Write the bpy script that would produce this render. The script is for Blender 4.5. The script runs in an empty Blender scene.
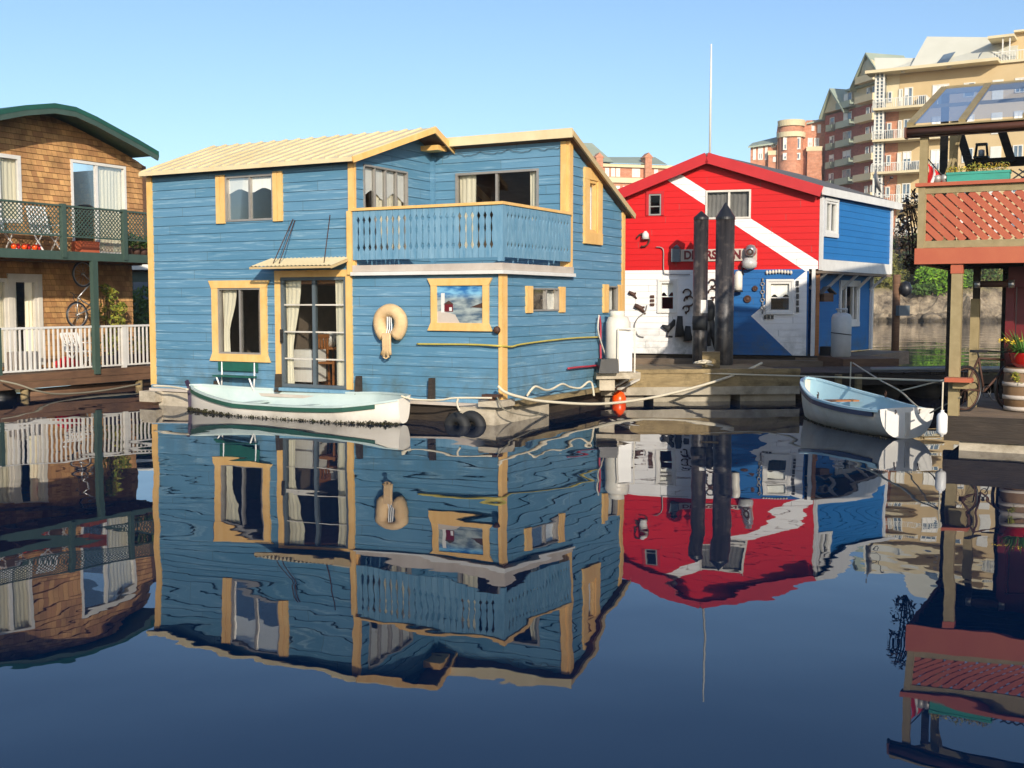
import bpy, bmesh, math, random
from mathutils import Vector, Matrix
random.seed(7)
PI = math.pi
SC = bpy.context.scene
COL = SC.collection

# ---------------------------------------------------------------- camera model (used to measure real positions)
F = 1130.0
TH = math.atan(82 / F)
CZ = 2.15

def ray(px, py):
    dx = (px - 512) / F
    dz = -(py - 384) / F
    return (dx, math.cos(TH) + dz * math.sin(TH), -math.sin(TH) + dz * math.cos(TH))

class Fr:
    """a wall-aligned frame: x along the wall, y into the building, z up"""
    def __init__(s, ox, oy, rot):
        s.ox, s.oy, s.deg, s.rot = ox, oy, rot, math.radians(rot)
        s.c, s.s = math.cos(s.rot), math.sin(s.rot)
    def _l(s, px, py):
        d = ray(px, py)
        X, Y = -s.ox, -s.oy
        return (X*s.c+Y*s.s, -X*s.s+Y*s.c, CZ), (d[0]*s.c+d[1]*s.s, -d[0]*s.s+d[1]*s.c, d[2])
    def onY(s, px, py, y=0):
        o, r = s._l(px, py); t = (y-o[1])/r[1]
        return (o[0]+r[0]*t, o[2]+r[2]*t)
    def onX(s, px, py, x=0):
        o, r = s._l(px, py); t = (x-o[0])/r[0]
        return (o[1]+r[1]*t, o[2]+r[2]*t)
    def onZ(s, px, py, z=0):
        o, r = s._l(px, py); t = (z-o[2])/r[2]
        return (o[0]+r[0]*t, o[1]+r[1]*t)
    def rect(s, x0, y0, x1, y1, y=0):
        ym, xm = (y0+y1)/2, (x0+x1)/2
        return (s.onY(x0, ym, y)[0], s.onY(x1, ym, y)[0], s.onY(xm, y1, y)[1], s.onY(xm, y0, y)[1])
    def P(s, x, y, z):
        return (s.ox+x*s.c-y*s.s, s.oy+x*s.s+y*s.c, z)
    def sub(s, x, y, drot=0):
        p = s.P(x, y, 0)
        return Fr(p[0], p[1], s.deg+drot)

W = Fr(0, 0, 0)
def at(px, py, d):
    x, z = W.onY(px, py, d)
    return (x, d, z)

# ---------------------------------------------------------------- materials
def lin(h):
    h = h.lstrip('#')
    o = []
    for i in (0, 2, 4):
        c = int(h[i:i+2], 16)/255
        o.append(c/12.92 if c <= .04045 else ((c+.055)/1.055)**2.4)
    return (o[0], o[1], o[2], 1)

def nmat(name):
    m = bpy.data.materials.new(name); m.use_nodes = True
    nt = m.node_tree
    return m, nt, nt.nodes['Principled BSDF']

def mat(name, c1, c2=None, scale=(1, 1, 1), ns=3.0, rough=.6, bump=0, bscale=20, metal=0, detail=4, contrast=.25, dirt=None, spec=None, dscale=.6):
    """two-tone noise paint/wood/stone; c1,c2 hex; dirt = (hex, amount)"""
    m, nt, b = nmat(name)
    N, L = nt.nodes, nt.links
    b.inputs['Roughness'].default_value = rough
    b.inputs['Metallic'].default_value = metal
    if spec is not None: b.inputs['Specular IOR Level'].default_value = spec
    tc = N.new('ShaderNodeTexCoord')
    mp = N.new('ShaderNodeMapping'); mp.inputs['Scale'].default_value = scale
    L.new(tc.outputs['Object'], mp.inputs['Vector'])
    if c2:
        n = N.new('ShaderNodeTexNoise'); n.inputs['Scale'].default_value = ns; n.inputs['Detail'].default_value = detail
        n.inputs['Roughness'].default_value = .65
        L.new(mp.outputs[0], n.inputs['Vector'])
        r = N.new('ShaderNodeValToRGB')
        r.color_ramp.elements[0].position = .5-contrast; r.color_ramp.elements[0].color = lin(c1)
        r.color_ramp.elements[1].position = .5+contrast; r.color_ramp.elements[1].color = lin(c2)
        L.new(n.outputs['Fac'], r.inputs[0])
        src = r.outputs[0]
        if dirt:
            n2 = N.new('ShaderNodeTexNoise'); n2.inputs['Scale'].default_value = dscale; n2.inputs['Detail'].default_value = 8
            n2.inputs['Roughness'].default_value = .7
            L.new(tc.outputs['Object'], n2.inputs['Vector'])
            r2 = N.new('ShaderNodeMapRange'); r2.inputs[1].default_value = .5; r2.inputs[2].default_value = .72
            r2.inputs[3].default_value = 0; r2.inputs[4].default_value = dirt[1]
            L.new(n2.outputs['Fac'], r2.inputs[0])
            mx = N.new('ShaderNodeMix'); mx.data_type = 'RGBA'
            L.new(r2.outputs[0], mx.inputs[0]); L.new(src, mx.inputs[6]); mx.inputs[7].default_value = lin(dirt[0])
            src = mx.outputs[2]
        L.new(src, b.inputs['Base Color'])
        rr = N.new('ShaderNodeMapRange'); rr.inputs[3].default_value = max(0, rough-.12); rr.inputs[4].default_value = min(1, rough+.12)
        L.new(n.outputs['Fac'], rr.inputs[0]); L.new(rr.outputs[0], b.inputs['Roughness'])
    else:
        b.inputs['Base Color'].default_value = lin(c1)
    if bump:
        n3 = N.new('ShaderNodeTexNoise'); n3.inputs['Scale'].default_value = bscale; n3.inputs['Detail'].default_value = 6
        L.new(mp.outputs[0], n3.inputs['Vector'])
        bp = N.new('ShaderNodeBump'); bp.inputs['Strength'].default_value = .6; bp.inputs['Distance'].default_value = bump
        L.new(n3.outputs['Fac'], bp.inputs['Height']); L.new(bp.outputs[0], b.inputs['Normal'])
    return m

def siding_paint(name, c1, c2, wear, course, z0, amount=.5, rough=.55):
    """painted boards: every board its own tone, faded streaks along the grain"""
    m, nt, b = nmat(name)
    N, L = nt.nodes, nt.links
    tc = N.new('ShaderNodeTexCoord')
    sp = N.new('ShaderNodeSeparateXYZ'); L.new(tc.outputs['Object'], sp.inputs[0])
    def mth(op, a, bb):
        n = N.new('ShaderNodeMath'); n.operation = op
        for i, v in enumerate((a, bb)):
            if isinstance(v, (int, float)): n.inputs[i].default_value = v
            elif v is not None: L.new(v, n.inputs[i])
        return n.outputs[0]
    idx = mth('FLOOR', mth('DIVIDE', mth('SUBTRACT', sp.outputs[2], z0), course), 0)
    seg = mth('FLOOR', mth('DIVIDE', mth('ADD', mth('ADD', sp.outputs[0], sp.outputs[1]), mth('MULTIPLY', idx, 1.37)), 3.1), 0)
    cb = N.new('ShaderNodeCombineXYZ'); L.new(idx, cb.inputs[0]); L.new(seg, cb.inputs[1])
    wn = N.new('ShaderNodeTexWhiteNoise'); L.new(cb.outputs[0], wn.inputs['Vector'])
    mp = N.new('ShaderNodeMapping'); mp.inputs['Scale'].default_value = (.9, .9, 9)
    L.new(tc.outputs['Object'], mp.inputs[0])
    n1 = N.new('ShaderNodeTexNoise'); n1.inputs['Scale'].default_value = 1.3; n1.inputs['Detail'].default_value = 7; n1.inputs['Roughness'].default_value = .65
    L.new(mp.outputs[0], n1.inputs['Vector'])
    n2 = N.new('ShaderNodeTexNoise'); n2.inputs['Scale'].default_value = .55; n2.inputs['Detail'].default_value = 5
    L.new(tc.outputs['Object'], n2.inputs['Vector'])
    f = mth('ADD', mth('MULTIPLY', wn.outputs['Value'], .22), mth('ADD', mth('MULTIPLY', n1.outputs['Fac'], .5), mth('MULTIPLY', n2.outputs['Fac'], .5)))
    r = N.new('ShaderNodeValToRGB'); e = r.color_ramp.elements
    e[0].position = .3; e[0].color = lin(c1); e[1].position = .92; e[1].color = lin(c2)
    L.new(f, r.inputs[0])
    # chalky wear streaks
    mp2 = N.new('ShaderNodeMapping'); mp2.inputs['Scale'].default_value = (.6, .6, 14); mp2.inputs['Location'].default_value = (3, 1, 7)
    L.new(tc.outputs['Object'], mp2.inputs[0])
    n4 = N.new('ShaderNodeTexNoise'); n4.inputs['Scale'].default_value = 1.7; n4.inputs['Detail'].default_value = 8; n4.inputs['Roughness'].default_value = .7
    L.new(mp2.outputs[0], n4.inputs['Vector'])
    wr = N.new('ShaderNodeMapRange'); wr.inputs[1].default_value = .54; wr.inputs[2].default_value = .74; wr.inputs[4].default_value = amount
    L.new(n4.outputs['Fac'], wr.inputs[0])
    mx = N.new('ShaderNodeMix'); mx.data_type = 'RGBA'
    L.new(wr.outputs[0], mx.inputs[0]); L.new(r.outputs[0], mx.inputs[6]); mx.inputs[7].default_value = lin(wear)
    # butt joints between board lengths, and grime near the float
    fr_ = mth('FRACT', mth('DIVIDE', mth('ADD', mth('ADD', sp.outputs[0], sp.outputs[1]), mth('MULTIPLY', idx, 1.37)), 3.1), 0)
    jn = mth('MULTIPLY', mth('LESS_THAN', fr_, .004), .55)
    n6 = N.new('ShaderNodeTexNoise'); n6.inputs['Scale'].default_value = 2.5; n6.inputs['Detail'].default_value = 9; n6.inputs['Roughness'].default_value = .7
    L.new(tc.outputs['Object'], n6.inputs['Vector'])
    gz0 = N.new('ShaderNodeMapRange'); gz0.inputs[1].default_value = z0+.9; gz0.inputs[2].default_value = z0; gz0.inputs[4].default_value = 1
    L.new(sp.outputs[2], gz0.inputs[0])
    gm = N.new('ShaderNodeMapRange'); gm.inputs[1].default_value = .42; gm.inputs[2].default_value = .68; gm.inputs[4].default_value = .75
    L.new(n6.outputs['Fac'], gm.inputs[0])
    gr_ = mth('MAXIMUM', jn, mth('MULTIPLY', gm.outputs[0], gz0.outputs[0]))
    mg = N.new('ShaderNodeMix'); mg.data_type = 'RGBA'
    L.new(gr_, mg.inputs[0]); L.new(mx.outputs[2], mg.inputs[6]); mg.inputs[7].default_value = lin('#4E5A50')
    L.new(mg.outputs[2], b.inputs['Base Color'])
    b.inputs['Roughness'].default_value = rough; b.inputs['Specular IOR Level'].default_value = .3
    bp = N.new('ShaderNodeBump'); bp.inputs['Strength'].default_value = .5; bp.inputs['Distance'].default_value = .006
    L.new(n1.outputs['Fac'], bp.inputs['Height']); L.new(bp.outputs[0], b.inputs['Normal'])
    return m

def brick_mat(name, c1, c2, mortar, bw, bh, msize=.02, horiz='xy', rough=.85, bump=.01, offset=.5, noise=.35):
    m, nt, b = nmat(name)
    N, L = nt.nodes, nt.links
    tc = N.new('ShaderNodeTexCoord'); sp = N.new('ShaderNodeSeparateXYZ'); L.new(tc.outputs['Object'], sp.inputs[0])
    ad = N.new('ShaderNodeMath'); ad.operation = 'ADD'; L.new(sp.outputs[0], ad.inputs[0]); L.new(sp.outputs[1], ad.inputs[1])
    cb = N.new('ShaderNodeCombineXYZ'); L.new(ad.outputs[0], cb.inputs[0]); L.new(sp.outputs[2], cb.inputs[1])
    br = N.new('ShaderNodeTexBrick'); L.new(cb.outputs[0], br.inputs['Vector'])
    br.inputs['Scale'].default_value = 1; br.inputs['Brick Width'].default_value = bw; br.inputs['Row Height'].default_value = bh
    br.inputs['Mortar Size'].default_value = msize; br.inputs['Mortar Smooth'].default_value = .3; br.offset = offset
    br.inputs['Color1'].default_value = lin(c1); br.inputs['Color2'].default_value = lin(c2); br.inputs['Mortar'].default_value = lin(mortar)
    n = N.new('ShaderNodeTexNoise'); n.inputs['Scale'].default_value = 2.2; n.inputs['Detail'].default_value = 8
    L.new(tc.outputs['Object'], n.inputs['Vector'])
    hs = N.new('ShaderNodeHueSaturation'); L.new(br.outputs['Color'], hs.inputs['Color'])
    mr = N.new('ShaderNodeMapRange'); mr.inputs[1].default_value = .25; mr.inputs[2].default_value = .75
    mr.inputs[3].default_value = 1-noise; mr.inputs[4].default_value = 1+noise
    L.new(n.outputs['Fac'], mr.inputs[0]); L.new(mr.outputs[0], hs.inputs['Value'])
    L.new(hs.outputs[0], b.inputs['Base Color']); b.inputs['Roughness'].default_value = rough
    if bump:
        bp = N.new('ShaderNodeBump'); bp.inputs['Distance'].default_value = bump; bp.inputs['Strength'].default_value = .8; bp.invert = True
        L.new(br.outputs['Fac'], bp.inputs['Height']); L.new(bp.outputs[0], b.inputs['Normal'])
    return m

def glass_mat(name, tint='#C8D2D6', refl=1.0, base=.04, coat=None):
    m = bpy.data.materials.new(name); m.use_nodes = True
    nt = m.node_tree; N, L = nt.nodes, nt.links; N.clear()
    out = N.new('ShaderNodeOutputMaterial'); mx = N.new('ShaderNodeMixShader')
    t = N.new('ShaderNodeBsdfTransparent'); t.inputs[0].default_value = lin(tint)
    g = N.new('ShaderNodeBsdfGlossy'); g.inputs['Roughness'].default_value = .01
    fr = N.new('ShaderNodeFresnel'); fr.inputs[0].default_value = 1.5
    ml = N.new('ShaderNodeMath'); ml.operation = 'MULTIPLY_ADD'; ml.inputs[1].default_value = refl; ml.inputs[2].default_value = base
    L.new(fr.outputs[0], ml.inputs[0]); L.new(ml.outputs[0], mx.inputs[0])
    # slightly wavy panes
    tc = N.new('ShaderNodeTexCoord'); n = N.new('ShaderNodeTexNoise'); n.inputs['Scale'].default_value = 1.2
    L.new(tc.outputs['Object'], n.inputs['Vector'])
    bp = N.new('ShaderNodeBump'); bp.inputs['Distance'].default_value = .01; bp.inputs['Strength'].default_value = .4
    L.new(n.outputs['Fac'], bp.inputs['Height']); L.new(bp.outputs[0], g.inputs['Normal'])
    L.new(t.outputs[0], mx.inputs[1])
    if coat:
        d = N.new('ShaderNodeBsdfDiffuse'); d.inputs[0].default_value = lin(coat[0])
        m2 = N.new('ShaderNodeMixShader'); m2.inputs[0].default_value = coat[1]
        L.new(t.outputs[0], m2.inputs[1]); L.new(d.outputs[0], m2.inputs[2]); L.new(m2.outputs[0], mx.inputs[1])
    L.new(g.outputs[0], mx.inputs[2]); L.new(mx.outputs[0], out.inputs[0])
    return m

def leaf_mat(name, cols, rough=.6):
    m, nt, b = nmat(name)
    N, L = nt.nodes, nt.links
    g = N.new('ShaderNodeNewGeometry'); r = N.new('ShaderNodeValToRGB')
    e = r.color_ramp.elements
    while len(e) < len(cols): e.new(.5)
    for i, c in enumerate(cols):
        e[i].position = i/(len(cols)-1); e[i].color = lin(c)
    L.new(g.outputs['Random Per Island'], r.inputs[0]); L.new(r.outputs[0], b.inputs['Base Color'])
    b.inputs['Roughness'].default_value = rough
    b.inputs['Transmission Weight'].default_value = 0
    return m

BCZ, BC = .43, .182
M = dict(
 blue=siding_paint('blue paint', '#467690', '#668FAA', '#A2BFCC', BC, BCZ, .75),
 railblue=mat('rail blue', '#54839E', '#7A9FB4', (3, 3, .6), 4, rough=.55, contrast=.2, dirt=('#8FB3C4', .4)),
 yellow=mat('yellow trim', '#DFAE62', '#E9BF7C', (2, 2, 1), 3, rough=.5, contrast=.2, dirt=('#C79450', .4)),
 roofy=mat('cream metal roof', '#D4C094', '#E2D1A8', (1, 1, 1), 2, rough=.45, contrast=.25, dirt=('#BFA674', .45)),
 roofside=mat('roof edge', '#C9B183', '#B79D70', (1, 1, 1), 2, rough=.6),
 white=mat('white paint', '#E2DFD8', '#D2CFC8', (1, 1, 1), 3, rough=.45, contrast=.25, dirt=('#A7A196', .35)),
 offwhite=mat('off white vinyl', '#D8D2C6', '#C7C0B2', (1, 1, 1), 3, rough=.5, dirt=('#8E887C', .4)),
 pinkgrey=mat('weathered fascia', '#C6BBAE', '#B3A698', (1, 1, 1), 3, rough=.6, dirt=('#8C8076', .4)),
 alu=mat('aluminium', '#A39E97', '#8C8882', rough=.4, metal=.3),
 darkgrey=mat('dark grey paint', '#4C565C', '#5B666C', rough=.5),
 curtain=mat('cream curtain', '#F8EED4', '#EFE2C2', (8, 8, .4), 3, rough=.9),
 wcurtain=mat('white curtain', '#F8F5EE', '#EBE6DA', (8, 8, .4), 3, rough=.9),
 room=mat('room wall', '#8A7A6A', '#766656', rough=.9),
 roomlight=mat('light room wall', '#9C9284', '#8A8072', rough=.9),
 orangewood=mat('warm wood', '#B4743C', '#935A2B', (1, 1, 6), 4, rough=.5),
 glass=glass_mat('window glass', '#FBFDFC', .5, .0),
 glassblue=glass_mat('roof glass', '#E6EEF6', .7, .0, ('#B8C8E0', .26)),
 aptglass=mat('flat window glass', '#3E4C5A', '#7C909F', (.25, .25, .25), 1.2, rough=.12, spec=.9),
 concrete=mat('concrete', '#B5AB98', '#8F8674', (1, 1, 1), 2.2, rough=.9, bump=.02, bscale=9, dirt=('#5B5444', .7), dscale=1.4),
 concretew=mat('pale concrete float', '#C6BAA4', '#A29682', (1, 1, 2), 3.5, rough=.88, bump=.015, bscale=9, dirt=('#6A5E4A', .75), dscale=2.2),
 docktan=mat('weathered dock edge', '#A08C64', '#6C5C40', (.6, .6, 3), 3.2, rough=.9, bump=.02, bscale=10, dirt=('#3E3420', .85), dscale=1.7),
 dockdark=mat('dark and shade-toned timber', '#3E3328', '#241D17', (.7, .7, 4), 3, rough=.75, bump=.02, bscale=8, dirt=('#5A4E3C', .5)),  # also used where shade is put into the timber colour
 deckwood=mat('deck planks', '#8B7762', '#6B5946', (1, 1, 5), 3, rough=.8, bump=.01, dirt=('#4C4034', .5)),
 brownwood=mat('brown timber', '#7C5C42', '#5A4030', (.6, .6, 5), 3, rough=.8, bump=.01, dirt=('#3C2B20', .6)),
 black=mat('black rubber', '#17181A', '#242526', rough=.7, bump=.01),
 blackpaint=mat('black paint', '#1B1C1F', '#25262A', rough=.4),
 pile=mat('black steel pile sleeve', '#211F1F', '#3C3735', (5, 5, .22), 2.4, rough=.42, contrast=.16, dirt=('#85786C', .7), dscale=2.6, metal=.15, bump=.01, bscale=5),
 red=siding_paint('red paint', '#C0060A', '#D20B10', '#C61A1A', .165, .77, .25),
 redfascia=mat('red fascia', '#B00C14', '#BC1218', rough=.45, dirt=('#A61016', .4)),
 whites=siding_paint('white boards', '#E4E2DE', '#EDEBE7', '#CFCBC4', .165, .77, .35),
 dblue=siding_paint('deep blue boards', '#11538F', '#1C66A5', '#2C72AC', .165, .77, .25),
 mblue=siding_paint('bright blue boards', '#1D66A4', '#2673B2', '#3F86BC', .165, .77, .25),
 roofgrey=mat('grey roofing', '#6E6A66', '#57534F', rough=.8, bump=.01),
 green=mat('green trim', '#1F5646', '#18463A', (1, 1, 1), 2, rough=.5, dirt=('#1A4638', .4)),
 greengrey=mat('grey green paint', '#41564D', '#35483F', (1, 1, 1), 2, rough=.6, dirt=('#5A6D64', .4)),
 shingle=brick_mat('cedar shingles', '#C4965E', '#A2744A', '#8E6A3E', .15, .135, .005, bump=.01, noise=.42, offset=.37),
 olive=mat('olive timber', '#A08F68', '#877752', (2, 2, 2), 3, rough=.7, dirt=('#6C5E40', .5)),
 coral=mat('coral paint', '#A8523A', '#B66442', (1, 1, 1), 2, rough=.5, dirt=('#A8452F', .4)),
 maroon=mat('dark red paint', '#6E1019', '#5E0C15', rough=.4),
 gutter=mat('brown gutter', '#5B3A2C', '#6E4837', rough=.4),
 teal=mat('teal planter', '#3FA08C', '#348876', (1, 1, 4), 3, rough=.5),
 rope=mat('rope', '#D9CFB8', '#BFB49A', (20, 20, 20), 5, rough=.9),
 ropegrey=mat('old rope', '#8F8876', '#6E6857', (20, 20, 20), 5, rough=.9),
 hoseyellow=mat('yellow hose', '#C6B55A', '#AE9E48', rough=.5),
 hosered=mat('red hose', '#B2384A', '#9A2C3C', rough=.5),
 hullwhite=mat('boat hull white', '#E6DFD3', '#D8CFC0', (1, 1, 1), 2, rough=.35, dirt=('#A69D8F', .55), dscale=.9),
 hullin=mat('boat inside', '#C4D0CA', '#B2C2BC', (1, 1, 1), 2, rough=.5, dirt=('#7F9FA5', .4)),
 hullblue=mat('boat inside light blue', '#BADAE4', '#A8CCDA', (1, 1, 1), 2, rough=.45, dirt=('#7CA3B2', .35)),
 boatgreen=mat('green rub rail', '#2D5A4A', '#234A3C', rough=.45),
 navy=mat('navy rub rail', '#27375A', '#1E2C48', rough=.45),
 weed=mat('algae', '#2E2A14', '#1B190E', (6, 6, 6), 4, rough=.9, bump=.03, dirt=('#5A5A26', .6), dscale=5),
 purple=mat('stem dark paint', '#2B2036', '#3A2A42', rough=.5),
 rust=mat('rust stain', '#8E5A30', '#A87040', rough=.9),
 orange=mat('orange buoy', '#FF5A14', '#F04A0C', rough=.35),
 buff=mat('life ring canvas', '#DDBE90', '#CCA877', (2, 2, 2), 4, rough=.8, bump=.01, bscale=60),
 chrome=mat('bike steel', '#9A9A98', '#B4B4B2', rough=.3, metal=.7),
 whiteplastic=mat('white plastic', '#E8E6E2', rough=.4),
 tankwhite=mat('tank white', '#E4DED0', '#D2CABA', rough=.35, dirt=('#A79C88', .35)),
 tankgrey=mat('tank grey', '#C9C9C6', '#B4B4B0', rough=.35, dirt=('#8A8578', .4)),
 greenbench=mat('green bench slats', '#1F5E4E', '#184C3F', rough=.5),
 potred=mat('red pot glaze', '#B31D18', '#9A1410', rough=.2),
 barrel=mat('barrel wood', '#86694A', '#644C34', (4, 4, .5), 3, rough=.75),
 iron=mat('rusty iron', '#5A3E30', '#46302A', rough=.7, metal=.3),
 apty=mat('yellow stucco', '#CDB58A', '#C2A97C', (.2, .2, .2), 2, rough=.9),
 aptcream=mat('cream concrete', '#DCCDA8', '#CDBD97', (.3, .3, .3), 2, rough=.9),
 aptwhite=mat('white metalwork', '#E2E0D6', '#D2CFC4', rough=.6),
 aptroof=mat('pale metal roof', '#CFCDBE', '#BDBBAA', (.1, .1, .1), 2, rough=.5),
 aptroofg=mat('verdigris roof', '#9DA795', '#8A9584', (.1, .1, .1), 2, rough=.6),
 brick=brick_mat('brick', '#A65C4E', '#965044', '#8C6054', .9, .3, .02, bump=0, noise=.2),  # paled, distance haze put into the colour
 brick2=brick_mat('orange brick', '#C48A6C', '#B87858', '#A88068', .9, .3, .02, bump=0, noise=.2),  # lightened as well, so the colour carries some of the haze
 flagred=mat('flag red', '#C21A20', rough=.8),
 bark=mat('bark', '#4A3A2C', '#33281E', (1, 1, .3), 6, rough=.9, bump=.02),
 leafdark=leaf_mat('dark leaves', ['#1D2A14', '#2C3B1B', '#3A4722', '#221F16']),
 leafbright=leaf_mat('bright leaves', ['#4C7A12', '#6C9A1C', '#85AE28', '#3A5E10']),
 leafmid=leaf_mat('mid leaves', ['#3C5A22', '#4E6E2C', '#5E7A34', '#2C4218']),
 leafolive=leaf_mat('olive leaves', ['#6E7030', '#84803A', '#585C28', '#8C8448']),
 leafbrown=leaf_mat('brown twigs', ['#4A3628', '#5A4430', '#3A2C24', '#6C5A3C']),
 leafplant=leaf_mat('potted leaves', ['#8A8A2C', '#A29A38', '#5C6A24', '#6E7A2A']),
 grassy=leaf_mat('daffodil leaves', ['#3E6A2A', '#4E7E34', '#5E8E3C']),
 petal=leaf_mat('yellow petals', ['#E8C62C', '#F0D440', '#E0B420']),
 pansy=leaf_mat('small flowers', ['#D8B838', '#8A8A34', '#6A7430', '#C8A83C', '#7A5A3C']),
)

# ---------------------------------------------------------------- mesh builder (collects world coordinates)
class MB:
    def __init__(s): s.v = []; s.f = []; s.m = []; s.sm = []
    def add(s, vs, fs, m=0, smooth=False):
        b = len(s.v); s.v += [tuple(v) for v in vs]
        for f in fs:
            s.f.append([b+i for i in f]); s.m.append(m); s.sm.append(smooth)
        return s
    def box(s, fr, x0, x1, y0, y1, z0, z1, m=0):
        if x0 > x1: x0, x1 = x1, x0
        if y0 > y1: y0, y1 = y1, y0
        if z0 > z1: z0, z1 = z1, z0
        vs = [fr.P(x, y, z) for z in (z0, z1) for y in (y0, y1) for x in (x0, x1)]
        return s.add(vs, [(0, 2, 3, 1), (4, 5, 7, 6), (0, 1, 5, 4), (2, 6, 7, 3), (0, 4, 6, 2), (1, 3, 7, 5)], m)
    def poly(s, pts, m=0): return s.add(pts, [tuple(range(len(pts)))], m)
    def prism(s, pts, vec, m=0):
        n = len(pts); b = [Vector(p)+Vector(vec) for p in pts]
        fs = [tuple(range(n))[::-1], tuple(range(n, 2*n))]+[(i, (i+1) % n, n+(i+1) % n, n+i) for i in range(n)]
        return s.add(list(pts)+b, fs, m)
    def slab(s, pts, th, m=0): return s.prism(pts, (0, 0, -th), m)
    def bar(s, p0, p1, w, h, m=0, up=(0, 0, 1)):
        p0, p1 = Vector(p0), Vector(p1); d = (p1-p0).normalized(); u = Vector(up)
        if abs(d.dot(u)) > .98: u = Vector((1, 0, 0))
        r = d.cross(u).normalized(); u = r.cross(d).normalized()
        vs = [p+r*(a*w/2)+u*(b*h/2) for p in (p0, p1) for a, b in ((-1, -1), (1, -1), (1, 1), (-1, 1))]
        return s.add(vs, [(0, 1, 2, 3)[::-1], (4, 5, 6, 7), (0, 1, 5, 4), (1, 2, 6, 5), (2, 3, 7, 6), (3, 0, 4, 7)], m)
    def tube(s, pts, r, n=6, m=0, closed=False, taper=None):
        pts = [Vector(p) for p in pts]; k = len(pts); vs = []; ref = None
        for i, p in enumerate(pts):
            a = pts[(i-1) % k] if (closed or i > 0) else p
            b = pts[(i+1) % k] if (closed or i < k-1) else p
            d = (b-a).normalized() if (b-a).length > 1e-9 else Vector((0, 0, 1))
            if ref is None: ref = d.orthogonal().normalized()
            ref = (ref-d*ref.dot(d)); ref = ref.normalized() if ref.length > 1e-6 else d.orthogonal().normalized()
            q = d.cross(ref); rr = r if taper is None else taper[i]
            for j in range(n):
                t = 2*PI*j/n; vs.append(p+ref*(rr*math.cos(t))+q*(rr*math.sin(t)))
        fs = []
        for i in range(k if closed else k-1):
            for j in range(n):
                fs.append((i*n+j, i*n+(j+1) % n, ((i+1) % k)*n+(j+1) % n, ((i+1) % k)*n+j))
        if not closed: fs += [tuple(range(n))[::-1], tuple(range((k-1)*n, k*n))]
        return s.add(vs, fs, m, True)
    def lathe(s, c, prof, n=24, m=0, axis=(0, 0, 1), smooth=True):
        c = Vector(c); ax = Vector(axis).normalized(); a = ax.orthogonal().normalized(); b = ax.cross(a)
        vs = [c+ax*z+a*(r*math.cos(2*PI*j/n))+b*(r*math.sin(2*PI*j/n)) for r, z in prof for j in range(n)]
        k = len(prof)
        fs = [(i*n+j, i*n+(j+1) % n, (i+1)*n+(j+1) % n, (i+1)*n+j) for i in range(k-1) for j in range(n)]
        fs += [tuple(range(n))[::-1], tuple(range((k-1)*n, k*n))]
        return s.add(vs, fs, m, smooth)
    def torus(s, c, R, r, axis, n=28, k=8, m=0, a0=0, a1=2*PI):
        c = Vector(c); ax = Vector(axis).normalized(); a = ax.orthogonal().normalized(); b = ax.cross(a)
        full = abs(a1-a0-2*PI) < 1e-6
        cnt = n if full else n+1
        return s.tube([c+a*(R*math.cos(a0+(a1-a0)*i/n))+b*(R*math.sin(a0+(a1-a0)*i/n)) for i in range(cnt)], r, k, m, closed=full)
    def leaves(s, c, rad, n, size, m=0, shell=.35, sq=(1, 1, 1)):
        for _ in range(n):
            while True:
                p = Vector((random.uniform(-1, 1), random.uniform(-1, 1), random.uniform(-1, 1)))
                if shell < p.length < 1: break
            p = Vector(c)+Vector((p.x*rad*sq[0], p.y*rad*sq[1], p.z*rad*sq[2]))
            a = Vector((random.gauss(0, 1), random.gauss(0, 1), random.gauss(0, 1))).normalized(); b = a.orthogonal().normalized()
            z = size*random.uniform(.5, 1.4)
            s.add([p-a*z, p+b*z*.5, p+a*z, p-b*z*.5], [(0, 1, 2, 3)], m)
        return s
    def build(s, name, mats, parent=None, origin=None, **tags):
        if not isinstance(mats, (list, tuple)): mats = [mats]
        me = bpy.data.meshes.new(name)
        if parent is not None:
            r = parent
            while r.parent is not None: r = r.parent
            inv = (Matrix.Translation(r.location) @ Matrix.Rotation(r.rotation_euler.z, 4, 'Z')).inverted()
            vs = [inv @ Vector(v) for v in s.v]
        else:
            if origin is None:
                xs = [v[0] for v in s.v]; ys = [v[1] for v in s.v]; zs = [v[2] for v in s.v]
                origin = ((min(xs)+max(xs))/2, (min(ys)+max(ys))/2, min(zs))
            o = Vector(origin); vs = [Vector(v)-o for v in s.v]
        me.from_pydata([tuple(v) for v in vs], [], s.f)
        for mm in mats: me.materials.append(M[mm] if isinstance(mm, str) else mm)
        me.polygons.foreach_set('material_index', s.m); me.polygons.foreach_set('use_smooth', s.sm)
        bm = bmesh.new(); bm.from_mesh(me); bmesh.ops.recalc_face_normals(bm, faces=bm.faces); bm.to_mesh(me); bm.free()
        me.update()
        ob = bpy.data.objects.new(name, me); COL.objects.link(ob)
        if parent is not None: ob.parent = parent
        else: ob.location = origin
        tag(ob, **tags)
        return ob

def tag(o, label=None, cat=None, group=None, kind=None):
    if label: o['label'] = label
    if cat: o['category'] = cat
    if group: o['group'] = group
    if kind: o['kind'] = kind

def thing(name, loc, rot, label, cat, group=None):
    o = bpy.data.objects.new(name, None); COL.objects.link(o)
    o.location = loc; o.rotation_euler = (0, 0, math.radians(rot)); o.empty_display_size = .2
    tag(o, label, cat, group)
    return o

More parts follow.
